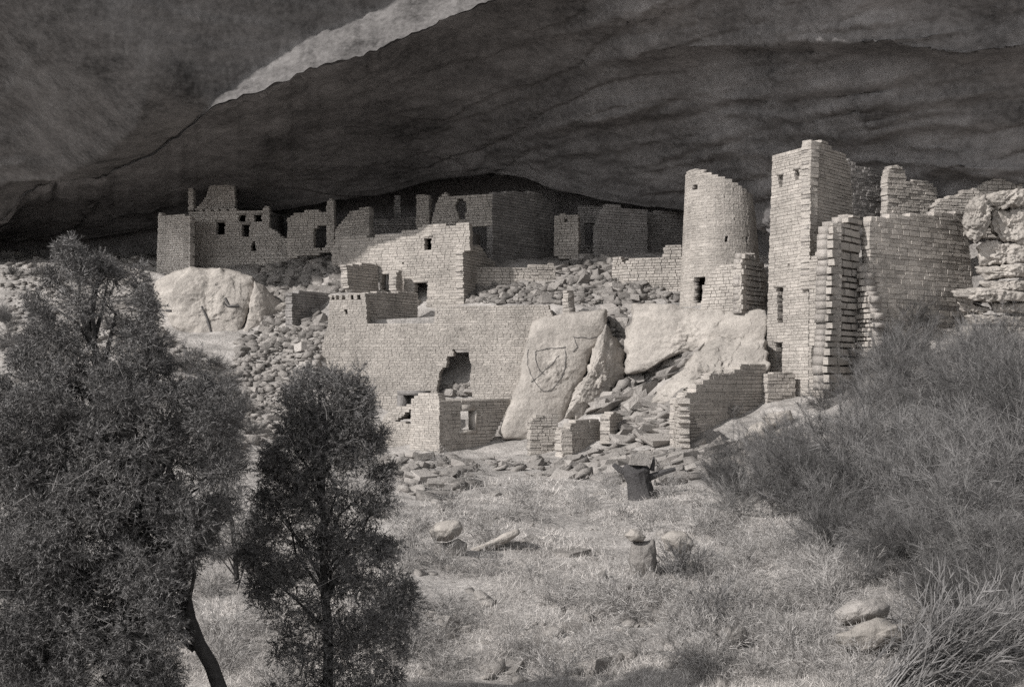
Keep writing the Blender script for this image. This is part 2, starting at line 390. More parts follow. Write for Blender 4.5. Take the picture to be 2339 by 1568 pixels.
def shell(parent, pl, ua, ub, z0, z1, depth, m='dmortar'):          # side walls, back wall and flat roof behind a front wall
    V = []; Fq = []
    def bx(u0, u1, d0, d1, a, b):
        q = []
        for u in (u0, u1):
            for d in (d0, d1):
                for z in (a, b): p = pl.a+pl.t*u-pl.n*d; q.append((p.x, p.y, z))
        V.append(np.array(q)); Fq.append(CF+8*len(Fq))
    bx(ua, ua+.25, .37, depth, z0, z1); bx(ub-.25, ub, .37, depth, z0, z1); bx(ua+.253, ub-.253, depth-.25, depth-.003, z0, z1); bx(ua+.01, ub-.01, .38, depth-.01, z1+.003, z1+.16)
    link('inner_walls', mesh('inner_walls', np.concatenate(V), np.concatenate(Fq), M[m]), parent)
def U(pl, px): return pl.sz(px, 700)[0]
def Z(pl, px, py): return pl.sz(px, py)[1]

# --- square tower
t = empty('square_tower', base(1800, 950, 38), 'tall square tower of pale stone with two small windows near its top', 'tower')
pl = Plane(1748, 39, 1850, 37)
masonry(t, pl, [[(1763,358),(1775,349),(1810,344),(1842,337),(1848,324),(1853,323),(1848,480),(1846,600),(1846,960),(1747,960),(1748,850),(1752,700),(1758,500)]],
        [(1777,398,1787,425),(1815,385,1824,413),(1772,655,1789,668),(1775,667,1787,740),(1771,782,1785,840),(1799,602,1803,608)], n_ind=260, proud=.007, recess=.003, gap=.004, label='sunlit pale front wall')
pr = Plane(1850, 37, 1962, 39.6)
masonry(t, pr, [[(1851,323),(1885,322),(1905,345),(1930,352),(1942,385),(1950,500),(1962,505),(1962,660),(1848,660)]], (), n_ind=160, proud=.028, recess=.016, gap=.013, label='shaded side wall')
# --- ruined wall right of it
t = empty('ruined_wall', base(1920, 940, 36), 'broken wall stub with open stacked courses like rungs, beside the square tower', 'wall')
pl = Plane(1847, 36.95, 1903, 35.8)
masonry(t, pl, [[(1847,592),(1866,576),(1870,566),(1880,545),(1888,522),(1897,508),(1902,512),(1902,700),(1893,960),(1847,960)]], [(1872,675,1882,755),(1853,790,1866,838)], n_ind=150, label='sunlit left side')
pl = Plane(1899, 35.7, 1966, 37.2)
masonry(t, pl, [[(1900,512),(1922,507),(1935,497),(1952,490),(1966,500),(1964,640),(1958,700),(1956,885),(1885,890),(1895,700)]], (), ch=(.17,.30), ln=(.3,.8), gap=.05, recess=.13, proud=.09, th=.5, ragged=.16, n_ind=120, label='exposed broken end')
pl = Plane(1955, 36.9, 1998, 36.2)
masonry(t, pl, [[(1958,590),(1968,640),(1985,700),(1992,760),(1996,885),(1956,885)]], (), ch=(.12,.24), ln=(.15,.4), gap=.04, recess=.1, proud=.12, ragged=.2, th=.6, n_ind=80, label='sunlit loose edge')
pl = Plane(1750, 36.8, 1818, 37.3)
t = empty('low_wall', base(1780, 960, 37), 'low grey wall patch at the foot of the square tower', 'wall')
masonry(t, pl, [[(1752,854),(1775,850),(1816,852),(1816,975),(1752,985)]], (), n_ind=40, proud=.03, m='stone')
# --- walls at right
t = empty('shaded_wall', base(2090, 800, 38), 'wide shaded coursed wall right of the rung-like broken wall', 'wall')
pl = Plane(1985, 36.9, 2225, 39.9)
masonry(t, pl, [[(1985,500),(2040,492),(2200,484),(2215,560),(2230,800),(1985,830)]], (), ch=(.1,.2), ln=(.2,.65), proud=.028, recess=.016, gap=.013, n_ind=300)
t = empty('wall_remnant', base(2110, 495, 41), 'jagged wall remnant against the cliff above the wide shaded wall', 'wall')
pl = Plane(2025, 40.6, 2215, 42.2)
masonry(t, pl, [[(2026,400),(2034,380),(2050,378),(2068,390),(2070,412),(2120,414),(2138,430),(2140,455),(2195,462),(2215,480),(2215,510),(2025,510)]], (), n_ind=60, proud=.05)
t = empty('back_wall', base(1980, 500, 41.5), 'dim wall between square tower and jagged remnant', 'wall')
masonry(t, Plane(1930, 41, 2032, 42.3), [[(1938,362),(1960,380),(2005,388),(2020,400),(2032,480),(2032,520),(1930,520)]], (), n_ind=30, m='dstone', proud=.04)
t = empty('wall_remnant', base(2240, 520, 40.4), 'low broken wall running behind the slab pile to the right edge', 'wall')
masonry(t, Plane(2130, 40.1, 2345, 40.7), [[(2132,470),(2150,452),(2185,448),(2200,436),(2240,428),(2262,410),(2300,404),(2345,392),(2345,540),(2132,540)]], (), n_ind=40, m='stone', proud=.03, recess=.016, gap=.013)
# --- round tower
cz_, cy_ = P(1652, 700, 42), 42.4
zb, zt = P(0, 712, 41.2).z, P(0, 378, 41.2).z
dr = Drum(cz_.x, cy_, 1.56, zb, 1.2, zt, -.12)
t = empty('round_tower', (cz_.x, cy_, zb), 'tapering round stone tower with dark doorway at its lower left', 'tower')
def tz(py): return P(0, py, 41.2).z
R0 = 1.56; A = lambda d: math.radians(d)*R0
topl = [(A(-180), tz(395)), (A(-120), tz(388)), (A(-70), tz(380)), (A(-45), tz(384)), (A(-22), tz(396)), (A(-8), tz(403)), (A(15), tz(415)), (A(40), tz(432)), (A(62), tz(440)), (A(68), tz(475)), (A(100), tz(480)), (A(140), tz(430)), (A(180), tz(395))]
def hz(d0, d1, y0, y1): return [(A(d0), tz(y0)), (A(d1), tz(y0)), (A(d1), tz(y1)), (A(d0), tz(y1))]
masonry(t, dr, [topl+[(A(180), zb), (A(-180), zb)]], [hz(-63,-47,414,431), hz(-3,3,540,555), hz(32,37,543,555), hz(-52,-33,632,648), hz(-50,-36,647,694)], n_ind=300, raw=True, ln=(.12,.32), th=.3, proud=.007, recess=.003, gap=.004)
V = []; k = 24                                                     # floor inside the tower so that no light comes from below
V = [(dr.c.x, dr.c.y, tz(470))]+[(dr.c.x+1.05*math.cos(i*2*math.pi/k), dr.c.y+1.05*math.sin(i*2*math.pi/k), tz(470)) for i in range(k)]
link('floor', mesh('floor', V, [(0, i+1, (i+1) % k+1) for i in range(k)], M['dmortar']), t)
# --- small block in front of it
t = empty('stone_hut', base(1660, 712, 39.5), 'small broken block of pale masonry in front of the round tower', 'hut')
masonry(t, Plane(1600, 40.2, 1693, 39), [[(1614,640),(1622,622),(1645,606),(1665,604),(1693,598),(1693,715),(1596,715),(1604,670)]], (), n_ind=80, label='sunlit front')
masonry(t, Plane(1693, 39, 1749, 40.4), [[(1693,600),(1698,584),(1724,578),(1730,600),(1740,596),(1749,612),(1749,715),(1693,715)]], (), ch=(.1,.24), proud=.07, recess=.06, gap=.03, n_ind=40, label='shaded side')
# --- long sunlit wall with ragged doorway
t = empty('terrace_wall', base(1000, 950, 41.5), 'long sunlit masonry wall with ragged black doorway in the middle', 'wall')
pl = Plane(735, 42.6, 1262, 41)
masonry(t, pl, [[(752,674),(835,669),(838,737),(990,737),(993,698),(1250,696),(1262,725),(1262,1000),(860,1010),(830,930),(800,880),(735,840),(735,790),(748,740)]],
        [[(1035,795),(1068,795),(1075,835),(1073,870),(1078,908),(998,908),(998,880),(1006,842),(1018,838),(1022,815),(1034,812)], (787,704,794,719)]+[(x, 674, x+6, 683) for x in (757,768,782,800,816)],
        n_ind=300, th=.45, proud=.004, recess=.001, gap=.002, ch=(.055,.105), ln=(.1,.3))
V = []
for (px, d, z) in ((838,43.0,3.85),(1262,41.5,4.15),(1262,44.5,4.3),(838,45.6,3.95)):
    q = Vector(((px-CX)/F*d, d)); V += [(q.x, q.y, z-.3), (q.x, q.y, z-.02)]
o = link('terrace_roof', mesh('terrace_roof', V, [(1,3,5,7),(0,6,4,2),(0,2,3,1),(2,4,5,3),(4,6,7,5),(6,0,1,7)], M['ground']), t)
t = empty('inner_wall', base(910, 735, 44), 'shaded wall standing behind the notched corner of the long sunlit wall', 'wall')
masonry(t, Plane(837, 42.75, 992, 46.2), [[(837,672),(868,665),(955,669),(954,674),(956,745),(837,745)]], (), proud=.035, recess=.022, gap=.016, n_ind=120)
# --- lower house
t = empty('lower_house', base(1003, 1035, 38.5), 'small roofless house with one window, at the foot of the long wall', 'house')
pl = Plane(938, 38.9, 1003, 38.1)
masonry(t, pl, [[(938,912),(944,908),(960,897),(998,896),(1003,912),(1003,1036),(936,1036)]], (), n_ind=60, proud=.004, recess=.001, gap=.002, ch=(.055,.105), ln=(.1,.3), label='sunlit corner pier')
masonry(t, Plane(858, 40.2, 942, 39.5), [[(862,975),(880,945),(905,930),(942,922),(942,1040),(884,1036)]], [[(902,962),(938,934),(941,934),(941,969),(935,966)]], n_ind=60, proud=.004, recess=.001, gap=.002, ch=(.055,.105), ln=(.1,.3), label='sunlit recessed front')  # hole cut to stand in for a triangular shadow
pl = Plane(1003, 38.1, 1170, 40.4)
masonry(t, pl, [[(1003,914),(1168,912),(1152,948),(1132,990),(1114,1015),(1112,1040),(1003,1040)]], [(1052,937,1083,982)], n_ind=180, proud=.022, recess=.014, gap=.012, label='shaded side wall')
def slab(parent, name, pl, px0, py0, px1, py1, out, back_, m):
    u0, z1 = pl.sz(px0, py0); u1, z0 = pl.sz(px1, py1); q = []
    for u in (u0, u1):
        for d in (-out, back_):
            for z in (z0, z1): p = pl.a+pl.t*u-pl.n*d; q.append((p.x+random.uniform(-.01, .01), p.y, z+random.uniform(-.01, .01)))
    return link(name, mesh(name, q, CF, M[m]), parent)
p2 = Plane(858, 40.2, 942, 39.5); shell(t, p2, U(p2, 893), U(p2, 950), .2, 1.05, 1.0)  # box added behind the hole only to keep it dark
slab(t, 'lintel', pl, 1053, 924, 1082, 937, .05, .25, 'boulder'); slab(t, 'sill', pl, 1048, 982, 1088, 988, .06, .3, 'boulder'); slab(t, 'jamb', pl, 1082.5, 937.5, 1088, 981.5, .05, .3, 'boulder')
# --- middle house
t = empty('middle_house', base(960, 700, 46.5), 'two-storey ruined house above the long wall with keyhole-shaped doorway', 'house')
pl = Plane(755, 47.8, 1075, 45.6)
masonry(t, pl, [[(757,566),(772,552),(790,538),(815,535),(842,541),(900,533),(950,524),(968,514),(985,512),(1030,514),(1072,508),(1073,572),(1055,573),(1058,700),(995,706),(880,680),(868,662),(862,605),(800,612),(757,604)]],
        [(969,541,985,571),(947,643,975,684),(955,683,973,716),(871,626,890,664),(918,600,923,606)], n_ind=300, proud=.007, recess=.003, gap=.004, label='pale front wall')
shell(t, pl, U(pl, 860), U(pl, 1050), 3.9, Z(pl, 960, 535), 2.2)
masonry(t, Plane(1058, 45.6, 1135, 48.6), [[(1056,575),(1078,562),(1095,560),(1112,585),(1130,600),(1135,690),(1058,698)]], (), m='stone', proud=.03, recess=.02, gap=.013, n_ind=40, label='shaded side wall')
masonry(t, Plane(790, 45.3, 866, 47), [[(790,606),(830,601),(862,602),(866,664),(830,668),(795,660)]], (), proud=.03, recess=.02, gap=.013, n_ind=50, label='low shaded wall')
masonry(t, Plane(902, 45.7, 920, 46.3), [[(904,620),(918,618),(920,662),(904,662)]], (), proud=.03, n_ind=8, label='small shaded pier')
t = empty('low_wall', base(1160, 650, 47), 'low shaded wall crossing the rubble right of the middle house', 'wall')
masonry(t, Plane(1060, 46.7, 1270, 47.2), [[(1062,612),(1100,606),(1140,612),(1200,608),(1266,601),(1270,655),(1062,660)]], (), n_ind=60, proud=.04, recess=.03)
# --- row of rooms at the back of the cave
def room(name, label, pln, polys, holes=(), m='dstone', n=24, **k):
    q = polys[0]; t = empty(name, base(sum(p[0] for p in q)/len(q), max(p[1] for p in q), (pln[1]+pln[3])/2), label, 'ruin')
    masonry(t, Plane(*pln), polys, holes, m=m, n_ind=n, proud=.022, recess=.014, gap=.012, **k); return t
room('room_wall', 'dim room wall with dark doorway at the back, right of the four-windowed house', (655,53,764,52.5), [[(655,500),(668,490),(700,481),(744,482),(746,458),(756,453),(762,460),(764,575),(655,590)]], [[(716,520),(745,512),(745,560),(735,570),(716,566)]], m='stone', n=50)
room('room_wall', 'dim stepped room wall left of the dark recess in the back row', (764,52,843,51), [[(764,525),(785,500),(800,482),(843,471),(843,560),(764,575)]], m='stone', n=50)
room('stone_pillar', 'narrow dark pillar inside the back recess', (898,55,917,55), [[(900,447),(915,446),(917,530),(898,530)]], n=10)
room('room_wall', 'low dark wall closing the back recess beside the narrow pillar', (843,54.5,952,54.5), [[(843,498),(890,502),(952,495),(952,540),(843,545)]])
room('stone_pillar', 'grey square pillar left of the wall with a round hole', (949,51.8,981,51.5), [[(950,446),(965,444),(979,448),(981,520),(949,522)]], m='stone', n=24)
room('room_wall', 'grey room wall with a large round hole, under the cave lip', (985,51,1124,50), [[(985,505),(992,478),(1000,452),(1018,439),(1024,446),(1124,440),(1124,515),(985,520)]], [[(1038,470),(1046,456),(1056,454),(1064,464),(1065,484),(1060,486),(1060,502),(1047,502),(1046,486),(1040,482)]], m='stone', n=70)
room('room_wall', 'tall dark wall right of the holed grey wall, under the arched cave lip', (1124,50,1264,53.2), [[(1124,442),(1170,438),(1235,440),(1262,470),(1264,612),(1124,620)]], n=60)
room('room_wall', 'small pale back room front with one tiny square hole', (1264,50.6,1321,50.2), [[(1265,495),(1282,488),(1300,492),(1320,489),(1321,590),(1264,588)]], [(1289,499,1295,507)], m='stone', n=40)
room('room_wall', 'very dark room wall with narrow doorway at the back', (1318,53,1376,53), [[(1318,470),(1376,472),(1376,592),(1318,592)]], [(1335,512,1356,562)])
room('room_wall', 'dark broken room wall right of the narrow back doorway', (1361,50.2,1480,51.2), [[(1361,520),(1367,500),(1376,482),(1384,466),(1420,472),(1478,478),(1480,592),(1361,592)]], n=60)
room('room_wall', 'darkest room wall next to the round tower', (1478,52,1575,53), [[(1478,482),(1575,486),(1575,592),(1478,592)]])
room('low_wall', 'stepped grey wall just left of the round tower', (1420,46.4,1560,45.6), [[(1421,606),(1436,590),(1470,588),(1512,586),(1515,564),(1530,560),(1556,560),(1560,665),(1421,665)]], m='stone', n=80)
room('low_wall', 'short broken pier in the rubble left of the stepped grey wall', (1396,46.8,1424,46.5), [[(1398,590),(1415,586),(1424,600),(1424,650),(1396,650)]], m='stone', n=20)
room('low_wall', 'small upright pale stone stub above the right end of the long wall', (1283,42.2,1302,41.9), [[(1285,664),(1296,662),(1302,720),(1283,722)]], m='stone', n=10)
room('low_wall', 'dark wall stub added in place of a shadowed opening left of the notched corner of the long wall', (666,44.6,752,46.6), [[(666,672),(690,664),(730,666),(750,672),(750,742),(690,750),(667,745)]], n=24)  # stub added to stand in for the dark of a shaded opening
# --- left house
t = empty('left_house', base(480, 612, 57), 'far left house with four dark windows and a broken upper tower', 'house')
pl = Plane(430, 57.7, 615, 57.2)
masonry(t, pl, [[(430,482),(480,478),(535,474),(545,484),(580,482),(600,478),(604,470),(615,471),(616,520),(632,528),(645,541),(668,548),(680,540),(700,548),(702,620),(430,616)]],
        [(494,508,513,536),(552,513,569,540),(544,491,560,505),(581,491,597,506),[(572,560),(580,548),(585,572),(574,574)]]+[(x, 475, x+6, 483) for x in (449,462,481,499,516)], m='pstone', n_ind=200, proud=.014, recess=.008, gap=.009, label='front wall with four windows')
masonry(t, Plane(356, 56.6, 434, 55.6), [[(361,486),(368,486),(372,495),(415,490),(434,493),(434,645),(354,648),(357,600)]], (), m='pstone', n_ind=120, proud=.014, recess=.008, gap=.009, label='projecting pier')
masonry(t, Plane(434, 55.65, 437.5, 57.7), [[(434,494),(437.5,505),(437.5,612),(434,618)]], (), m='pstone', n_ind=6, proud=.02, label='shaded side of pier')
masonry(t, Plane(429, 58.3, 537, 58), [[(430,418),(434,403),(440,406),(442,478),(429,480)], [(442,480),(456,466),(470,450),(477,425),(480,405),(502,399),(535,401),(537,478)]], (), m='pstone', n_ind=90, proud=.025, label='broken upper tower')
shell(t, pl, U(pl, 440), U(pl, 612), 7.0, Z(pl, 520, 488), 2.5)
def lintels(t, pl, rs, e=3, h=4, m='boulder'):
    for (x0, y0, x1) in rs: slab(t, 'lintel', pl, x0-e, y0-h, x1+e, y0-.3, .03, .3, m)
lintels(t, pl, [(494,508,513),(552,513,569),(544,491,560),(581,491,597)])
for nm, pq, rs in (('square_tower', Plane(1748, 39, 1850, 37), [(1777,398,1787),(1815,385,1824),(1770,655,1791),(1771,782,1785)]), ('middle_house', Plane(755, 47.8, 1075, 45.6), [(969,541,985),(948,645,973),(871,626,890)])):
    lintels(bpy.data.objects[nm], pq, rs)
# --- low front walls
t = empty('low_wall', base(1650, 1025, 35.5), 'largest low front wall, shaded, with stepped top below the square tower', 'wall')
masonry(t, Plane(1548, 34.2, 1750, 37.2), [[(1548,912),(1562,909),(1566,896),(1588,893),(1592,874),(1618,869),(1622,852),(1660,850),(1688,846),(1692,833),(1750,830),(1750,1010),(1640,1030),(1548,1040)]], (), n_ind=260, proud=.022, recess=.014, gap=.012, label='shaded coursed face')
masonry(t, Plane(1533, 35.2, 1549, 33.3), [[(1536,920),(1549,910),(1549,1042),(1536,1042)]], (), n_ind=20, proud=.06, ragged=.2, label='sunlit broken end')
t = empty('low_wall', base(1335, 1040, 36.5), 'shaded low front wall right of the big boulder with sunlit left end', 'wall')
masonry(t, Plane(1283, 35.9, 1394, 37.3), [[(1283,988),(1299,982),(1303,964),(1345,957),(1392,964),(1394,1045),(1283,1055)]], (), n_ind=90, proud=.028, recess=.016, gap=.013)
masonry(t, Plane(1271, 36.5, 1284, 35.9), [[(1272,975),(1284,982),(1284,1055),(1272,1055)]], (), n_ind=10, proud=.06)
t = empty('low_wall', base(1245, 1040, 37), 'grey low front wall tucked under the right foot of the big boulder', 'wall')
masonry(t, Plane(1209, 36.9, 1276, 37.2), [[(1211,962),(1222,950),(1245,944),(1276,950),(1276,1052),(1209,1050)]], (), n_ind=50, proud=.03)
t = empty('low_wall', base(1405, 1005, 36.7), 'narrow shaded wall stub beside the cracked ledges', 'wall')
masonry(t, Plane(1390, 36.4, 1422, 37.2), [[(1391,950),(1404,940),(1420,948),(1422,1010),(1390,1012)]], (), n_ind=20, proud=.04)

# ------------------------------------------------------------------ boulders traced as solids with their own depth
def outcrop(name, label, cat, poly, D, bulge, thick, m='boulder', dDx=0.0, dDy=0.0, amp=.16, rings=84, seg=190, group=None, parent=None, fs=1.0, pw=.5):
    poly = [Vector(p) for p in poly]; c = sum(poly, Vector((0, 0)))/len(poly)
    per = [0]; n = len(poly)
    for i in range(n): per.append(per[-1]+(poly[(i+1) % n]-poly[i]).length)
    ring = []
    for k in range(seg):
        s = per[-1]*k/seg; i = max(j for j in range(n) if per[j] <= s); f = (s-per[i])/(per[i+1]-per[i]); ring.append(poly[i].lerp(poly[(i+1) % n], f))
    for _ in range(1): ring = [(ring[k-1]+ring[k]*3+ring[(k+1) % seg])/5 for k in range(seg)]
    V = []; Fq = []
    prof = [(math.cos(a), math.sin(a)) for a in np.concatenate([np.arccos(np.linspace(.012, 1, int(rings*.8))), -np.linspace(.12, math.pi/2, rings-int(rings*.8))])]   # radius, forward share
    for (r, fw) in prof:
        for q in ring:
            p = c.lerp(q, max(r, .012))
            d = D+dDx*(p.x-c.x)+dDy*(p.y-c.y)
            d += -bulge*abs(fw)**(2*pw) if fw > 0 else thick*abs(fw)**(2*pw)
            V.append(P(p.x, p.y, d))
    V = [v+Vector((1, 1, 1))*0 for v in V]
    for i in range(rings-1):
        for k in range(seg): Fq.append((i*seg+k, i*seg+(k+1) % seg, (i+1)*seg+(k+1) % seg, (i+1)*seg+k))
    Fq.append(tuple(range(seg))[::-1]); Fq.append(tuple((rings-1)*seg+k for k in range(seg)))
    cw = P(c.x, c.y, D); out = []
    for v in V:
        d = (v-cw); d.normalize() if d.length else None
        k = amp*(fbm(v, .9*fs, 3)+.5*mnoise.noise(v*2.7*fs)-.55*abs(mnoise.noise(Vector((v.x*1.6, v.y*1.6, v.z*4.2))*fs))+.3*mnoise.noise(v*6.3*fs)+.16*mnoise.noise(v*13*fs)); out.append(v+d*k)
    me = mesh(name, [tuple(v) for v in out], Fq, M[m], True)
    o = link(name, me, parent)
    if parent is None: tag(o, label, cat, group)
    elif label: o['label'] = label
    bv = BVHTree.FromPolygons(out, Fq); return o, bv
def onto(bv, px, py):
    d = P(px, py, 1)-Vector((0, 0, ZC)); h = bv.ray_cast(Vector((0, 0, ZC)), d.normalized()); return h[0]
def tube(pts, r, n=5):
    V = []; Fq = []; k = len(pts)
    for i, p in enumerate(pts):
        t = (pts[min(i+1, k-1)]-pts[max(i-1, 0)]).normalized(); u = t.orthogonal().normalized(); v = t.cross(u)
        rr = r[i] if isinstance(r, (list, tuple)) else r
        for j in range(n):
            a = 2*math.pi*j/n; V.append(p+u*math.cos(a)*rr+v*math.sin(a)*rr)
    for i in range(k-1):
        for j in range(n): Fq.append((i*n+j, i*n+(j+1) % n, (i+1)*n+(j+1) % n, (i+1)*n+j))
    Fq.append(tuple(range(n))[::-1]); Fq.append(tuple((k-1)*n+j for j in range(n)))
    return V, Fq
def join(parts):
    V = []; Fq = []
    for v, f in parts:
        o = len(V); V += [tuple(q) for q in v]; Fq += [tuple(i+o for i in q) for q in f]
    return V, Fq
def dense(line, step=8.0):
    out = []
    for (a, b), (c, d) in zip(line, line[1:]):
        n = max(1, int(math.hypot(c-a, d-b)/step))
        out += [(a+(c-a)*i/n, b+(d-b)*i/n) for i in range(n)]
    return out+[line[-1]]
def cracks(o, bv, lines, r=.014):
    for ln in lines:
        pts = []
        for (x, y) in dense(ln):
            h = onto(bv, x+random.uniform(-1.2, 1.2), y+random.uniform(-1.2, 1.2))
            if h: pts.append(h+Vector((0, -.012, 0)))
        if len(pts) > 2:
            v, f = tube(pts, [r*random.uniform(.5, 1.1) for _ in pts], 5); link('crack', mesh('crack', [tuple(q) for q in v], f, M['crack']), o)
o, bv = outcrop('boulder', 'huge smooth sunlit boulder right of the ragged doorway, with scratched oval outline', 'boulder',
    [(1215,735),(1250,722),(1300,712),(1385,705),(1388,745),(1372,775),(1350,800),(1335,850),(1305,905),(1285,960),(1240,985),(1215,1010),(1150,1000),(1140,985),(1165,920),(1185,860),(1198,790)], 40.75, .5, 1.6, dDx=.003, dDy=-.003, amp=.10, pw=.22)
arc = lambda cx, cy, rx, ry, a0, a1, n=22: [(cx+rx*math.cos(math.radians(a0+(a1-a0)*i/n)), cy+ry*math.sin(math.radians(a0+(a1-a0)*i/n))*(1+.12*math.sin(math.radians(a0+(a1-a0)*i/n))**6)) for i in range(n+1)]
cracks(o, bv, [arc(1248, 815, 44, 70, 195, -18), arc(1256, 815, 34, 40, 205, 110), [(1212,872),(1230,858),(1245,843),(1260,832),(1275,812)], [(1228,800),(1258,795),(1292,793)], [(1310,770),(1350,772),(1380,765)], [(1312,772),(1318,792),(1308,802)], [(1208,775),(1200,790)]])
outcrop('boulder', 'slanting grey flank of rock with streaks, right of the huge smooth boulder', 'boulder',
    [(1385,735),(1400,760),(1425,800),(1432,850),(1400,900),(1360,940),(1320,960),(1285,958),(1310,905),(1340,850),(1355,800)], 40.2, .35, 1.5, dDx=.010, amp=.22, fs=1.5)
o, bv = outcrop('boulder', 'big pale boulder under the far left house, with a dark groove down its face', 'boulder',
    [(357,640),(390,622),(433,608),(500,612),(540,620),(578,632),(585,660),(575,700),(560,735),(545,768),(520,775),(490,782),(450,770),(405,755),(365,700),(352,665)], 48.4, .7, 2.5, dDx=.002, dDy=-.004, amp=.13, pw=.2)
cracks(o, bv, [[(460,700),(470,720),(478,745),(485,770)], [(510,690),(520,700),(545,700)], [(515,680),(522,695)], [(535,705),(545,697)], [(372,650),(382,646)], [(372,708),(390,710)]], .06)
outcrop('boulder', 'tilted dark slab leaning beside the far left pale boulder', 'boulder', [(580,640),(600,650),(640,690),(665,690),(690,700),(660,725),(610,745),(565,772),(548,770),(562,735)], 48.4, .3, .8, dDx=.010, amp=.12)
outcrop('boulder', 'broad pale rock ledge under the round tower', 'boulder',
    [(1442,692),(1500,690),(1560,702),(1640,706),(1748,708),(1752,780),(1750,850),(1660,850),(1600,810),(1560,800),(1520,820),(1470,850),(1428,856),(1425,830),(1432,760)], 39.8, .45, 1.2, dDx=-.004, dDy=-.003, amp=.14, fs=1.3, pw=.2)
outcrop('boulder', 'pale rock ramp between round tower ledge and stepped low wall', 'boulder', [(1590,800),(1640,770),(1750,780),(1752,850),(1690,845),(1620,868),(1565,905),(1540,930),(1480,925),(1500,890),(1550,850)], 38.2, .3, 1.6, dDx=-.004, dDy=-.007, amp=.19, fs=1.7, pw=.2)
t = empty('rock_pier', base(2260, 780, 35), 'tall pile of weathered slabs at the right edge with a round pale patch', 'rock')
for q, D_, b_ in (([(2205,470),(2225,452),(2250,445),(2262,470),(2262,510),(2248,545),(2228,555),(2205,540),(2196,505)], 35.0, .5),
              ([(2252,445),(2290,436),(2345,430),(2345,470),(2300,476),(2258,472)], 35.4, .4), ([(2262,476),(2345,474),(2345,560),(2290,552),(2262,530)], 35.6, .4), ([(2228,565),(2262,545),(2345,562),(2345,600),(2240,608)], 35.4, .4),
              ([(2232,610),(2345,604),(2345,634),(2250,640)], 35.3, .4), ([(2235,642),(2345,638),(2345,664),(2260,668)], 35.2, .4), ([(2168,664),(2230,655),(2345,668),(2345,688),(2230,690),(2180,678)], 34.9, .5),
              ([(2182,688),(2230,694),(2262,706),(2240,718),(2196,712)], 35.2, .4), ([(2262,692),(2345,692),(2345,716),(2268,714)], 35.1, .4), ([(2200,716),(2345,720),(2345,745),(2215,742)], 35.2, .45), ([(2190,744),(2345,746),(2345,790),(2200,790)], 35.1, .5), ([(2195,788),(2345,790),(2345,860),(2190,860)], 35.0, .5)):
    outcrop('slab', None, None, q, D_+2.6, b_, 1.2, amp=.15, rings=44, seg=90, parent=t, fs=2.6, pw=.15)
for i, (lab, q, D_) in enumerate((('rounded pale boulder lowest in the group under the square tower', [(1702,992),(1712,972),(1740,962),(1762,975),(1765,998),(1745,1010),(1715,1008)], 32.7),
        ('flat-topped pale boulder highest in the group under the square tower', [(1738,952),(1765,940),(1805,936),(1812,955),(1790,972),(1760,972)], 34.2),
        ('small pale boulder at the right of the group under the square tower', [(1765,985),(1790,972),(1808,985),(1800,1008),(1775,1008)], 33.5),
        ('pale boulder half hidden by brush right of the boulder group', [(1805,1005),(1830,985),(1850,1000),(1840,1022),(1812,1020)], 32.2))):
    outcrop('boulder', lab, 'boulder', q, D_, .35, .5, amp=.06, rings=18, seg=56, fs=2, group='boulders under the square tower')
# balanced rock in the field and neighbours
outcrop('boulder', 'egg-shaped pale rock balanced on a smaller stone in the grass', 'boulder', [(978,1212),(995,1195),(1025,1184),(1052,1188),(1060,1202),(1050,1222),(1020,1236),(990,1234)], 14.0, .22, .25, amp=.02, rings=20, seg=60, fs=3)
outcrop('boulder', 'dark flat stone carrying the balanced egg-shaped rock', 'boulder', [(990,1236),(1020,1240),(1050,1226),(1068,1240),(1062,1275),(1000,1282),(985,1262)], 14.1, .14, .22, m='rubble', amp=.02, rings=18, seg=56, fs=3)
outcrop('boulder', 'low pale rock rib in the grass right of the balanced rock', 'boulder', [(1075,1252),(1110,1238),(1150,1215),(1185,1205),(1190,1216),(1160,1238),(1120,1256),(1085,1262)], 14.6, .12, .3, amp=.03, rings=18, seg=60, fs=3)
outcrop('boulder', 'squat grey block in the field with a pale stone on it', 'boulder', [(1440,1236),(1495,1228),(1502,1270),(1498,1320),(1445,1324),(1436,1280)], 13.4, .16, .3, m='rubble', amp=.03, rings=20, seg=60, fs=3, pw=.3)
outcrop('boulder', 'pale stone lying on the squat grey block', 'boulder', [(1428,1222),(1440,1206),(1462,1208),(1478,1225),(1470,1238),(1440,1238)], 13.3, .1, .15, amp=.02, rings=18, seg=56, fs=3)
outcrop('boulder', 'small leaning pointed rock in the middle of the field', 'boulder', [(1342,1340),(1362,1312),(1384,1298),(1390,1330),(1370,1352),(1348,1352)], 12.6, .1, .2, m='rubble', amp=.02, rings=18, seg=56, fs=3)
outcrop('boulder', 'pale hump of rock right of the squat grey block', 'boulder', [(1510,1225),(1540,1212),(1570,1218),(1590,1245),(1560,1262),(1520,1255)], 14.2, .12, .2, amp=.03, rings=18, seg=56, fs=3)
outcrop('boulder', 'rounded grey boulder in brush at lower right', 'boulder', [(1905,1395),(1940,1372),(2000,1366),(2030,1385),(2020,1410),(1960,1425),(1915,1428)], 9.6, .18, .3, m='rubble', amp=.03, rings=20, seg=64, fs=3)
outcrop('boulder', 'pale angular slab under the rounded grey boulder at lower right', 'boulder', [(1900,1450),(1960,1425),(2010,1408),(2040,1425),(2080,1420),(2065,1455),(2010,1490),(1960,1505),(1920,1480)], 9.3, .16, .3, amp=.04, rings=20, seg=64, fs=3, pw=.35)
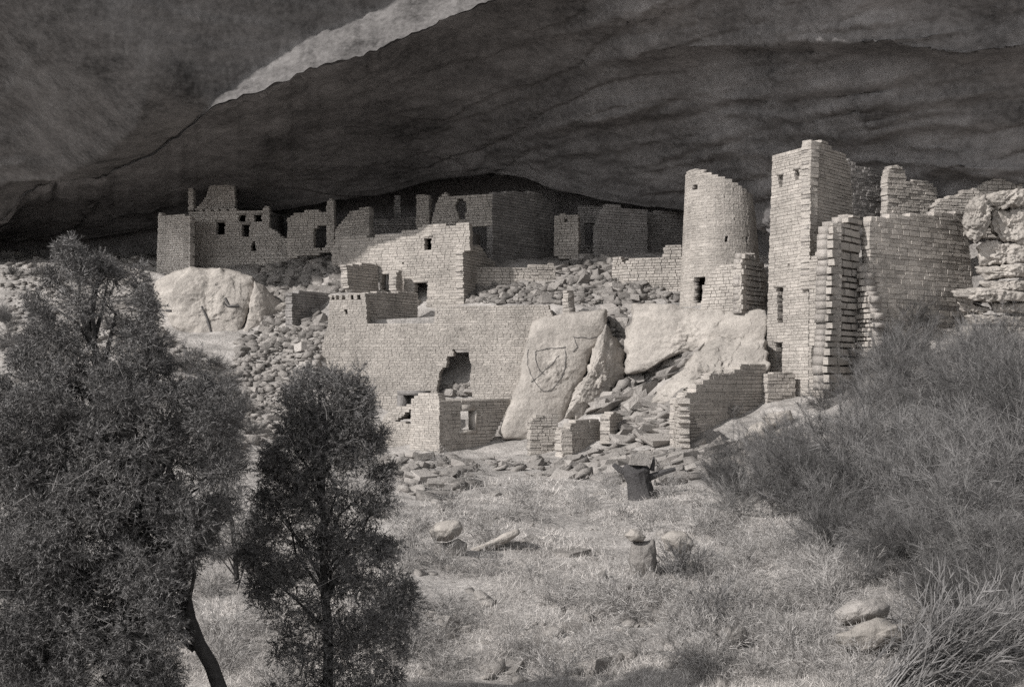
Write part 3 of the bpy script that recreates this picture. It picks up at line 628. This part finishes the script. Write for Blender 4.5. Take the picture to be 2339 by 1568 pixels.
outcrop('boulder', 'mottled rock at the bottom among brush, left of the angular slab', 'boulder', [(1640,1440),(1665,1425),(1700,1432),(1712,1465),(1690,1490),(1650,1485)], 9.9, .15, .25, m='rubble', amp=.03, rings=20, seg=60, fs=3)
# ------------------------------------------------------------------ rubble
def rock_variants(n, m):
    import bmesh
    out = []
    for k in range(n):
        bm = bmesh.new(); sk = Vector((random.uniform(-.2, .2), random.uniform(-.2, .2), 0))
        for c in CUBE:
            for _ in range(2):
                p = Vector(c)*random.uniform(.78, 1.0); p += sk*p.z+Vector((random.uniform(-.16, .16), random.uniform(-.16, .16), random.uniform(-.14, .14))); bm.verts.new(p)
        r_ = bmesh.ops.convex_hull(bm, input=bm.verts[:]); bmesh.ops.delete(bm, geom=[v for v in bm.verts if not v.link_faces], context='VERTS')
        me = bpy.data.meshes.new('loose_stone'); bm.to_mesh(me); bm.free(); me.materials.append(m); out.append(me)
    return out
RK = rock_variants(14, M['rubble'])
RKV = [np.array([v.co for v in r.vertices]) for r in RK]; RKF = [np.array([p.vertices[:] for p in r.polygons]) for r in RK]
def inpoly(x, y, q):
    c = False
    for i in range(len(q)):
        (a, b), (d, e) = q[i], q[i-1]
        if (b > y) != (e > y) and x < (d-a)*(y-b)/(e-b)+a: c = not c
    return c
def heap(what, label, poly, n, size, n_ind, flat=(.35, .8), slant=0.0, group=None, zlift=0.0, yaw=None):
    x0, x1 = min(p[0] for p in poly), max(p[0] for p in poly); y0, y1 = min(p[1] for p in poly), max(p[1] for p in poly)
    items = []; tries = 0
    while len(items) < n and tries < n*20:
        tries += 1; x, y = random.uniform(x0, x1), random.uniform(y0, y1)
        if not inpoly(x, y, poly): continue
        p = hit(x, y)
        if p is None: continue
        s = size[0]*(size[1]/size[0])**(random.random()**2.2); items.append((s, p))
    n_ind = int(n_ind*.68); items.sort(key=lambda q: -q[0]); V = []; Fq = []; nv = 0
    for k, (s, p) in enumerate(items):
        f = random.uniform(*flat); r = random.randrange(len(RK))
        A = Matrix.Translation(p+Vector((0, 0, s*f*.18+zlift))) @ Matrix.Rotation(random.gauss(slant, .25), 4, 'Y') @ Matrix.Rotation(random.gauss(0, .25), 4, 'X') @ Matrix.Rotation(random.uniform(0, 6.28) if yaw is None else random.gauss(yaw, .5), 4, 'Z') @ Matrix.Diagonal((s*random.uniform(1.1, 1.7), s, s*f, 1))
        if k < n_ind:
            o = link('loose_stone', RK[r], None, A); tag(o, label, 'stone', group or what)
        else:
            a = np.array(A); V.append(RKV[r] @ a[:3, :3].T+a[:3, 3]); Fq.append(RKF[r]+nv); nv += len(RKV[r])
    if V:
        o = link('rubble', mesh('rubble', np.concatenate(V), np.concatenate(Fq), M['rubble'])); tag(o, what+', too many to count', None, kind='stuff')
heap('small rubble heaped behind the long sunlit wall', 'grey fallen stone in the shaded heap behind the right half of the long wall', [(1062,655),(1270,650),(1420,640),(1560,655),(1560,690),(1440,692),(1385,700),(1260,694),(1062,692)], 700, (.1,.42), 45)
heap('dark rubble in the cleft beside the huge boulder', 'dark fallen stone in the cleft between the two big rocks', [(1385,690),(1442,692),(1430,760),(1425,855),(1400,800),(1388,750)], 140, (.15,.5), 16)
heap('rubble on the back slope of the cave', 'fallen stone on the dim slope left of the stepped grey wall', [(1265,610),(1330,590),(1420,590),(1420,645),(1270,650)], 200, (.15,.5), 20)
heap('rubble between far left house and middle house', 'fallen stone in the rough heap between the far left and middle houses', [(580,615),(700,590),(757,600),(800,615),(800,665),(750,668),(700,680),(640,690),(585,640)], 650, (.1,.45), 40)
heap('scree on the slope left of the long wall', 'pale fallen stone on the scree slope left of the long wall', [(540,800),(640,745),(745,745),(740,800),(720,850),(690,900),(620,1000),(520,1030),(505,940)], 1700, (.05,.32), 30)
heap('broken slabs on the ledges right of the huge boulder', 'tilted pale slab on the ledges between huge boulder and stepped low wall', [(1350,930),(1440,860),(1560,790),(1600,800),(1560,880),(1545,910),(1540,930),(1400,945)], 260, (.18,.8), 40, (.2,.45), -.45, yaw=.3)
heap('rubble along the foot of the low front walls', 'pale flat stone fallen along the foot of the low front walls', [(1110,1045),(1290,1055),(1420,1010),(1540,1035),(1700,1000),(1720,1030),(1640,1070),(1450,1085),(1280,1095),(1110,1070)], 380, (.08,.55), 45, (.2,.5), -.2, yaw=.2)
heap('cracked ledges beside the stepped low wall', 'thin ledge slab left of the stepped low wall', [(1425,930),(1535,930),(1538,1005),(1430,1010)], 120, (.3,.9), 24, (.15,.3), 0, yaw=0)
heap('stones below the lower house', 'stone on the bank below the lower house', [(870,1035),(1000,1040),(1110,1045),(1060,1110),(1020,1170),(930,1130),(890,1080)], 200, (.08,.42), 24, (.3,.6))
heap('rubble inside the ragged doorway', 'pale stone piled in the ragged doorway', [(1000,880),(1075,880),(1078,906),(1000,906)], 60, (.12,.4), 12)
heap('stones on the far left slope', 'stone on the dim slope behind the large left tree', [(5,560),(345,575),(350,700),(400,780),(500,830),(500,900),(200,900),(5,880)], 2000, (.05,.32), 25)
heap('small stones in the field', 'small pale stone lying in the dry field', [(900,1110),(1300,1100),(1700,1090),(1800,1250),(1700,1560),(900,1560)], 260, (.03,.16), 20)

heap('rubble above the scree, left of the notched corner', 'fallen stone above the scree, left of the notched wall corner', [(555,770),(600,690),(665,660),(750,740),(745,800),(640,800),(540,810)], 420, (.08,.45), 20)
heap('half-buried rocks in the field', 'half-buried pale rock in the dry grass', [(950,1130),(1350,1120),(1700,1120),(1850,1330),(1800,1540),(1000,1540)], 26, (.16,.4), 26, (.25,.45), zlift=-.05)
heap('slabs spilled in front of the low walls', 'broken slab spilled onto the grass in front of the low walls', [(1290,1050),(1430,1030),(1560,1022),(1720,1008),(1700,1075),(1450,1112),(1290,1092)], 170, (.14,.65), 30, (.2,.5), -.2, yaw=.3)
# ------------------------------------------------------------------ vegetation
def frames(n, up=.0):
    d = RNG.normal(size=(n, 3)); d[:, 2] += up; return d/np.linalg.norm(d, axis=1, keepdims=True)
def slivers(base_, d, length, width, bend=0.0):          # one thin two-triangle blade per row, free in direction
    n = len(base_); s = np.cross(d, RNG.normal(size=(n, 3))); s /= np.linalg.norm(s, axis=1, keepdims=True)+1e-9
    L_ = length[:, None]; W = width[:, None]
    if bend == 0:
        return np.stack([base_-s*W/2, base_+s*W/2, base_+d*L_], 1).reshape(-1, 3), np.arange(n*3).reshape(-1, 3)
    q = np.cross(d, s)*bend*L_; m = base_+d*L_*.55+q*.3
    v = np.stack([base_-s*W/2, base_+s*W/2, m-s*W*.4, m+s*W*.4, base_+d*L_+q], 1).reshape(-1, 3)
    k = np.arange(n)[:, None]*5
    return v, np.concatenate([k+np.array([[0, 1, 3]]), k+np.array([[0, 3, 2]]), k+np.array([[2, 3, 4]])], 1).reshape(-1, 3)
def bark_tree(pts, r): return tube([Vector(p) for p in pts], r, 8)
def juniper(name, label, outline, D0, trunk, tr, n_clump, per, dens=None, depth=.8, csize=(.04, .095), nl=(.014, .034), spikes=45):
    bx, by = trunk[0]; gp = P(bx, by, D0); t = empty(name, gp, label, 'tree')
    tp = [P(x, y, D0) for (x, y) in dense(trunk, 25)]
    tp = [p+Vector((.012*mnoise.noise(p*5), .03*mnoise.noise(p*3+Vector((9, 0, 0))), 0)) for p in tp]
    v, f = tube(tp, [tr*(1-.75*i/len(tp)) for i in range(len(tp))], 9); link('trunk', mesh('trunk', [tuple(q) for q in v], f, M['bark'], True), t)
    x0, x1 = min(p[0] for p in outline), max(p[0] for p in outline); y0, y1 = min(p[1] for p in outline), max(p[1] for p in outline)
    C = []; limbs = []
    while len(C) < n_clump:
        x, y = random.uniform(x0, x1), random.uniform(y0, y1)
        if not inpoly(x, y, outline) or (dens and random.random() > dens(x, y)): continue
        iv = scan(outline, y+.01); hw = max((b-a)/2 for a, b in iv) if iv else 30
        d = D0+random.uniform(-1, 1)*depth*min(hw, 260)/F*D0
        C.append((P(x, y, d), random.uniform(*csize)))
    oc = Vector((sum(p[0] for p in outline)/len(outline), sum(p[1] for p in outline)/len(outline)))
    for _ in range(spikes):
        i = random.randrange(len(outline)); q = Vector(outline[i-1]).lerp(Vector(outline[i]), random.random()); o_ = (q-oc).normalized()+Vector((random.gauss(0, .35), -.35+random.gauss(0, .3)))
        d = D0+random.uniform(-.25, .25); l = random.uniform(15, 52)
        for j in range(6): e = q+o_*(l*j/5-12); C.append((P(e.x, e.y, d), csize[0]*(1.15-.11*j)))
    B = []; Dn = []
    for k, (c, r) in enumerate(C):
        n = int(per*(r/csize[1])**1.3)+4
        q = frames(n, .25); o = q*np.abs(RNG.random((n, 1)))**.45*r*np.array((1.15, 1.15, .8))
        # each spray: a short twig with needles all along it
        m = 13; tw = q[:, None, :]*np.linspace(0, .055, m)[None, :, None]
        B.append((np.array(c)+o[:, None, :]+tw).reshape(-1, 3))
        dd = q[:, None, :]*.9+RNG.normal(size=(n, m, 3))*.75; dd /= np.linalg.norm(dd, axis=2, keepdims=True); Dn.append(dd.reshape(-1, 3))
        if k % 19 == 0 and c.z > ZC-(1280-HY)/F*D0:
            a = min(tp, key=lambda p: (p-c).length+max(0, p.z-c.z+.45)*3); a = a+Vector((0, 0, random.uniform(-.12, .12))); mid = a.lerp(c, .5)+Vector((random.gauss(0, .06), random.gauss(0, .06), -.05+.16*random.random()))
            limbs.append(tube([a, mid, c], [tr*.32, tr*.2, tr*.06], 5))
    B = np.concatenate(B); Dn = np.concatenate(Dn)
    v, f = slivers(B, Dn, RNG.uniform(nl[0], nl[1], len(B)), RNG.uniform(.003, .0062, len(B)), 0)
    o = link('crown', mesh('crown', v, f, M['needle']), t); o['kind'] = 'stuff'
    v, f = join(limbs); o = link('limbs', mesh('limbs', v, f, M['bark']), t); o['kind'] = 'stuff'
    return t, C
def dead_twigs(t, C, n, r=.0016, ln=(.08, .28)):
    parts = []
    for _ in range(n):
        c, rr = random.choice(C); a = c+Vector((random.gauss(0, .1), -rr-.12, random.gauss(0, .1))); d = Vector((random.gauss(0, 1), -.25, random.gauss(.2, .8))).normalized(); l = random.uniform(*ln)
        b = a+d*l*.5+Vector((random.gauss(0, .03),)*3); e = a+d*l+Vector((random.gauss(0, .05), random.gauss(0, .03), random.gauss(0, .07)))
        parts.append(tube([a, b, e], [r*1.3, r, r*.4], 4))
    v, f = join(parts); o = link('dead_twigs', mesh('dead_twigs', v, f, M['twig']), t); o['kind'] = 'stuff'
o1 = [(118,650),(150,572),(182,612),(230,605),(270,640),(330,655),(330,740),(365,830),(400,890),(480,915),(530,950),(490,1020),(520,1080),(500,1150),(475,1200),(450,1262),(405,1310),(395,1420),(385,1640),(-60,1640),(-60,900),(40,860),(75,760)]
t1, C1 = juniper('juniper_tree', 'large dark juniper filling the left edge, with a leaning bare trunk', o1, 6.6, [(560,1735),(500,1570),(482,1520),(455,1470),(432,1410),(418,1340),(400,1275),(380,1200),(330,1080),(260,900),(180,700)], .050, 1350, 52,
    dens=lambda x, y: (.17 if y < 760 else (.42 if y < 900 else 1.0))*(1.0 if mnoise.noise((x*.012, y*.012, 8)) > -.1 else .16))
dead_twigs(t1, C1[:1350], 60)
o2 = [(672,885),(705,855),(745,868),(785,858),(815,905),(840,925),(820,965),(860,1010),(840,1060),(880,1100),(850,1180),(870,1250),(925,1335),(950,1400),(905,1450),(880,1660),(620,1660),(640,1440),(590,1360),(570,1250),(590,1180),(620,1120),(615,1050),(645,1000),(655,930)]
t2, C2 = juniper('juniper_tree', 'smaller conical juniper in front of the scree, left of the lower house', o2, 7.3, [(742,1700),(750,1500),(740,1300),(735,1100),(730,900)], .04, 520, 34, depth=.6, dens=lambda x, y: .3+.7*(mnoise.noise((x*.014, y*.014, 4))> -.1)*(1 if y < 1250 else .6))
dead_twigs(t2, C2[:520], 28)
o3 = [(430,880),(520,860),(545,930),(530,1010),(560,1080),(600,1180),(560,1250),(500,1270),(470,1180),(440,1000)]
t3, C3 = juniper('juniper_sapling', 'thin pale juniper growing between the two dark junipers', o3, 12.5, [(540,1330),(530,1200),(500,1000),(490,880)], .03, 150, 26)

# --- twiggy shrubs: stems, twigs and small leaves
def shrub_mesh(seed, n_stem, h, spread, twigs, leaves, wd=.008, lean=(0, 0), droop=.25, straight=.12):
    rg = np.random.default_rng(seed); SB = []; SD = []; TB = []; TD = []; LB = []
    k = 6; stems = []
    for _ in range(n_stem):
        a = rg.uniform(0, 2*np.pi); s = abs(rg.normal(0, spread)); d = np.array((np.cos(a)*s+lean[0], np.sin(a)*s+lean[1], 1.0)); d /= np.linalg.norm(d)
        p = np.array((rg.normal(0, .12)*h, rg.normal(0, .12)*h, 0)); l = h*rg.uniform(.55, 1.1)/k; P_ = [p.copy()]
        for i in range(k):
            d = d+rg.normal(0, straight, 3)+np.array((0, 0, -droop*.12*i)); d /= np.linalg.norm(d); p = p+d*l; P_.append(p.copy())
        stems.append(P_)
        for _ in range(twigs):
            u = rg.uniform(.25, 1)*k; i = min(int(u), k-1); q = P_[i]+(P_[i+1]-P_[i])*(u-i); dd = d*.9+rg.normal(0, .5, 3)+np.array((0, 0, .35)); dd /= np.linalg.norm(dd); TB.append(q); TD.append(dd)
    parts = [tube([Vector(q) for q in P_], [wd*.9*(1-.12*i) for i in range(k+1)], 3) for P_ in stems]
    sv, sf = join(parts)
    TB = np.array(TB); TD = np.array(TD); tl = rg.uniform(.07, .26, len(TB))*h/1.2
    tv, tf = slivers(TB, TD, tl, np.full(len(TB), wd*1.3), .35)
    if leaves:
        ii = rg.integers(0, len(TB), leaves); lb = TB[ii]+TD[ii]*(rg.uniform(.3, 1, leaves)*tl[ii])[:, None]
        lv, lf = slivers(lb, frames(leaves, .3), rg.uniform(.015, .035, leaves), rg.uniform(.005, .010, leaves), 0)
        tf = np.concatenate([tf, lf+len(tv)]); tv = np.concatenate([tv, lv])
    return (sv, sf), (tv, tf)
def place(shape, pos, rz, sc): 
    a = np.array(Matrix.Translation(pos) @ Matrix.Rotation(rz, 4, 'Z') @ Matrix.Diagonal((sc, sc, sc, 1)))
    return np.asarray(shape) @ a[:3, :3].T+a[:3, 3]
def shrub(name, label, px, py, sc, seed, m='brush', D=None, cat='shrub', **k):
    pos = hit(px, py) if D is None else P(px, py, D)
    if D is not None: pos.z = gz(pos.x, pos.y)
    (sv, sf), (tv, tf) = shrub_mesh(seed, **k); t = empty(name, pos, label, cat)
    link('stems', mesh('stems', place(sv, pos, 0, sc), sf, M[m]), t)['kind'] = 'stuff'
    link('twigs', mesh('twigs', place(tv, pos, 0, sc), tf, M[m]), t)['kind'] = 'stuff'
VAR = [shrub_mesh(90+i, 54, 1.3, (.5, .9, .7, 1.1, .6, .8)[i], 76, 2600, wd=.0034, lean=((-.35, 0), (-.1, 0), (.3, .1), (-.6, 0), (0, 0), (-.2, .2))[i], droop=(.2, .6, .3, .8, .25, .5)[i], straight=(.1, .2, .16, .12, .22, .14)[i]) for i in range(6)]
spots = [(1650,1130,.8),(1690,1170,.9),(1740,1110,.9),(1780,1190,1.0),(1800,1080,1.0),(1850,1150,1.1),(1870,1040,1.0),(1900,1215,1.0),(1920,1110,1.2),(1930,1010,1.1),(1980,1180,1.2),(1990,1060,1.3),(2000,960,1.2),(2040,1240,1.0),(2050,1130,1.3),(2060,1010,1.4),(2080,910,1.3),(2110,1200,1.2),(2120,1090,1.4),(2140,980,1.4),(2150,890,1.3),(2180,1260,1.0),(2190,1150,1.3),(2200,1050,1.4),(2220,950,1.4),(2240,880,1.4),(2260,1220,1.1),(2270,1120,1.3),(2290,1010,1.4),(2310,930,1.4),(2340,1160,1.2),(2350,1060,1.4),(2370,960,1.4),(2000,1290,.7),(2100,1310,.7),(2240,1320,.7),(2330,1290,.8),(1820,1010,.8),(1950,930,1.0),(2030,860,1.1),(2110,830,1.0),(2200,830,1.0),(2290,850,1.0),(2400,1100,1.3),(2400,900,1.3)]
left = [(20,600,1.0),(70,640,.9),(120,600,1.1),(170,650,.8),(225,590,1.0),(270,640,1.0),(320,600,.9),(340,660,1.0),(60,700,1.0),(180,720,1.0),(310,720,1.1),(400,800,.8),(30,760,1.0),(480,830,.7),(100,800,1.1),(530,900,.6),(560,980,.6),(500,960,.8)]
spots = spots+random.sample(spots, len(spots)//2)+[(1900,930,1.0),(1940,890,1.1),(1980,850,1.1),(2020,800,1.1),(2070,780,1.1),(2130,770,1.0),(2190,770,1.0),(2250,790,1.0),(2310,800,1.0),(2010,900,1.2),(2080,850,1.2),(2160,850,1.2),(2260,840,1.2),(1690,1070,.7),(1740,1050,.7),(2060,1300,.6),(2120,1330,.6),(2180,1360,.6),(2240,1350,.7),(2300,1370,.7),(2340,1330,.7),(2200,1420,.5),(2280,1430,.5),(1990,1320,.5),(2140,1390,.45),(1930,1280,.55),(1860,1260,.55)]
left = left+[(x+random.gauss(0, 40), y+random.gauss(0, 30), s*.9) for x, y, s in left*2]
spots += left
bunch = {}
for i, (x, y, s) in enumerate(spots):
    lf = i >= len(spots)-len(left)
    p = hit(x+random.gauss(0, 12), y+random.gauss(0, 12))
    if p is None: continue
    key = ('left' if lf else 'right', random.choices(('brush', 'dark_brush', 'pale_brush'), (.5, .35, .15))[0])
    vd, fd, n0 = bunch.setdefault(key, ([], [], [0]))
    (sv, sf), (tv, tf) = VAR[random.randrange(6)]; rz = random.gauss(0, .8); s *= random.uniform(.6, 1.2)*(.75 if lf else 1)
    sf4 = np.asarray([f for f in sf if len(f) == 4])
    for vv, fa in ((sv, np.concatenate([sf4[:, [0, 1, 2]], sf4[:, [0, 2, 3]]])), (tv, tf)):
        q = place(vv, p, rz, s); vd.append(q); fd.append(fa+n0[0]); n0[0] += len(q)
WORD = {'brush': 'grey twiggy brush', 'dark_brush': 'dark dense brush', 'pale_brush': 'pale dry brush'}
for (side, m), (vd, fd, _) in bunch.items():
    o = link('brush', mesh('brush', np.concatenate(vd), np.concatenate(fd), M[m])); tag(o, WORD[m]+(' on the far left slope' if side == 'left' else ' on the right slope below the shaded wall'), None, kind='stuff')
shrub('shrub', 'wiry shrub with pale arching twigs right of the smaller juniper', 905, 1410, .55, 11, m='twig', n_stem=60, h=1.0, spread=.8, twigs=16, leaves=0, wd=.006, D=10.0, droop=.9)
shrub('shrub', 'dark low shrub behind the pale arching twigs', 890, 1400, .5, 12, n_stem=60, h=1.0, spread=.9, twigs=30, leaves=600, D=10.4)
shrub('shrub', 'coarse leaning shrub at the bottom right corner with long bare stems', 2080, 1620, .9, 13, n_stem=170, h=1.0, spread=.55, twigs=16, leaves=0, wd=.006, lean=(1.0, .2), D=7.6, straight=.06)
shrub('shrub', 'wiry dark shrub at the right edge above the corner shrub', 2240, 1480, .8, 14, n_stem=90, h=1.0, spread=.8, twigs=26, leaves=800, wd=.008, lean=(.5, 0), D=8.8)
shrub('shrub', 'dark twiggy shrub with long stems left of the lower right boulders', 1640, 1400, .5, 15, n_stem=50, h=1.0, spread=1.0, twigs=26, leaves=500, D=10.8)
shrub('shrub', 'small grey shrub right of the squat block', 1560, 1300, .6, 16, n_stem=50, h=.8, spread=.9, twigs=26, leaves=500, D=13.2)
shrub('shrub', 'leafy shrub growing on top of the stepped low wall', 1665, 846, .6, 17, n_stem=36, h=1.0, spread=.8, twigs=30, leaves=700, D=36.0)
shrub('shrub', 'low shrub growing under the big left boulder', 440, 850, 1.0, 18, n_stem=40, h=1.2, spread=.8, twigs=30, leaves=900)
shrub('shrub', 'low shrub on the scree beside the thin pale juniper', 540, 940, .8, 19, n_stem=40, h=1.2, spread=.8, twigs=30, leaves=900)
shrub('shrub', 'pale tangled dead shrub in front of the coarse corner shrub', 2150, 1560, .6, 21, m='twig', n_stem=80, h=1.0, spread=1.3, twigs=12, leaves=0, wd=.005, D=7.9, droop=1.0)
shrub('shrub', 'pale arching dead stems right of the angular slab', 2110, 1400, .6, 22, m='twig', n_stem=60, h=1.0, spread=1.2, twigs=10, leaves=0, wd=.005, D=10.0, droop=.9, lean=(-.5, 0))
shrub('shrub', 'wiry dry shrub above the rounded grey boulder', 1900, 1330, .7, 23, m='scrub', n_stem=70, h=1.0, spread=1.1, twigs=18, leaves=0, wd=.005, D=11.5, droop=.8, lean=(-.5, 0))
# --- stump
sp = hit(1462, 1140); t = empty('tree_stump', sp, 'dark burnt stump with two stubby arms in front of the low walls', 'stump')
u = sp.y/F
def S(dx, dz, dy=0): return Vector((sp.x+dx*u, sp.y+dy, sp.z+dz*u))
v, f = tube([S(6, -10), S(4, 14), S(1, 40), S(-3, 58), S(-4, 70), S(-2, 82)], [36*u, 31*u, 29*u, 31*u, 32*u, 13*u], 16)
v = [q+Vector((.09*mnoise.noise((q.x*5, q.y*5, q.z*1.2)), .09*mnoise.noise((q.x*5+9, q.y*5, q.z*1.2)), .12*mnoise.noise((q.x*6, q.y*6, 3))*max(0, q.z-sp.z))) for q in v]
v = [q+Vector((0, 0, (.16*abs(mnoise.noise((k_ % 16*.9, 5, 0)))-.05)*(1 if k_ >= 64 else .3))) for k_, q in enumerate(v)]
link('bole', mesh('bole', [tuple(q) for q in v], f, M['wood']), t)
for pts, rr in (([S(-20, 58), S(-46, 68), S(-62, 80)], [10*u, 8*u, 5*u]), ([S(20, 50), S(52, 62), S(80, 70)], [9*u, 7*u, 5*u]), ([S(26, 66), S(30, 84), S(31, 98)], [6*u, 4*u, 1.5*u])):
    v, f = tube(pts, rr, 6); link('branch_stub', mesh('branch_stub', [tuple(q) for q in v], f, M['wood']), t)
A = Matrix.Translation(S(-2, 92, -.06)) @ Matrix.Diagonal((40*u, 30*u, 24*u, 1)); tag(link('loose_stone', RK[3], None, A), 'pale rounded stone resting on top of the burnt stump', 'stone')

# --- dry scrub scattered over the field, too ragged to count
SCR = [shrub_mesh(300+i, 26, .5, 1.0, 20, 0, wd=.004, droop=.6) for i in range(4)]
sV = []; sF = []; nv = 0
scp = [(1600,1300),(1650,1340),(1720,1370),(1780,1380),(1850,1400),(1620,1420),(1700,1450),(1760,1500),(1830,1540),(1660,1520),(1600,1480),(1900,1300),(1950,1330),(2050,1340),(2120,1370),(2060,1450),(2100,1500),(1980,1520),(1700,1250),(1640,1220),(1760,1240),(1840,1270),(1550,1400),(1880,1460),(1080,1090),(1180,1130),(1060,1180),(1150,1200),(1340,1150),(1400,1110),(1530,1120),(1600,1110),(1540,1180),(1600,1230),(1480,1200),(1120,1300),(1250,1340),(1380,1390),(1500,1380),(1580,1350),(1650,1260),(1700,1330),(1760,1290),(1830,1330),(1900,1350),(1700,1480),(1560,1450),(1800,1440),(1450,1490),(1330,1500),(1180,1480),(1050,1440),(1010,1520),(1250,1550),(1600,1540),(1740,1550),(1850,1510),(480,1330),(520,1420),(490,1500),(560,1540),(620,1560),(930,1500),(960,1300),(920,1230),(900,1160),(560,1300),(1960,1540),(1000,1380)]
for i, (x, y) in enumerate(scp*5):
    p = hit(x+random.gauss(0, 45 if i >= len(scp) else 8), y+random.gauss(0, 22))
    if p is None or p.y < 7: continue
    (sv, sf), (tv, tf) = SCR[i % 4]; sc = random.uniform(.3, .95)*(p.y/12)**.5
    sf4 = np.asarray([f for f in sf if len(f) == 4])
    for vv, fa in ((sv, np.concatenate([sf4[:, [0, 1, 2]], sf4[:, [0, 2, 3]]])), (tv, tf)):
        q = place(vv, p-Vector((0, 0, .03)), random.uniform(0, 6.28), sc); sV.append(q); sF.append(fa+nv); nv += len(q)
o = link('scrub', mesh('scrub', np.concatenate(sV), np.concatenate(sF), M['scrub'])); tag(o, 'wiry dry scrub scattered over the field', None, kind='stuff')
# --- dry grass
def blades(n, poly, lng, wd, up, m):
    B = []
    x0, x1 = min(p[0] for p in poly), max(p[0] for p in poly); y0, y1 = min(p[1] for p in poly), max(p[1] for p in poly)
    while len(B) < n//9:
        x, y = random.uniform(x0, x1), random.uniform(y0, y1)
        if not inpoly(x, y, poly): continue
        d = None; p = hit(x, y, 7.0, 40.0)
        if p is None or mnoise.noise(Vector((p.x*.8, p.y*.5, 3)))+.5*mnoise.noise(Vector((p.x*2.1, p.y*1.4, 6)))+.34 < random.random()*.5: continue
        B.append(p)
    B = np.repeat(np.array([tuple(p) for p in B]), 9, axis=0); n = len(B); sc = np.clip(B[:, 1]/12, .8, 2.4)
    B[:, :2] += RNG.normal(0, .07, (n, 2))*sc[:, None]; B[:, 2] = [gz(x, y)-.01 for x, y in B[:, :2]]
    return slivers(B, frames(n, up), RNG.uniform(lng[0], lng[1], n)*sc**.5, RNG.uniform(wd[0], wd[1], n)*sc, .5)
fld = [(-500,1300),(420,1260),(600,1180),(900,1100),(1250,1090),(1640,1070),(1800,1040),(1980,1080),(2380,1240),(2700,1600),(-500,1600)]
v, f = blades(200000, fld, (.04, .13), (.0022, .0045), .55, None)
o = link('grass', mesh('grass', v, f, M['grass'])); tag(o, 'dry matted grass covering the field', None, kind='stuff')
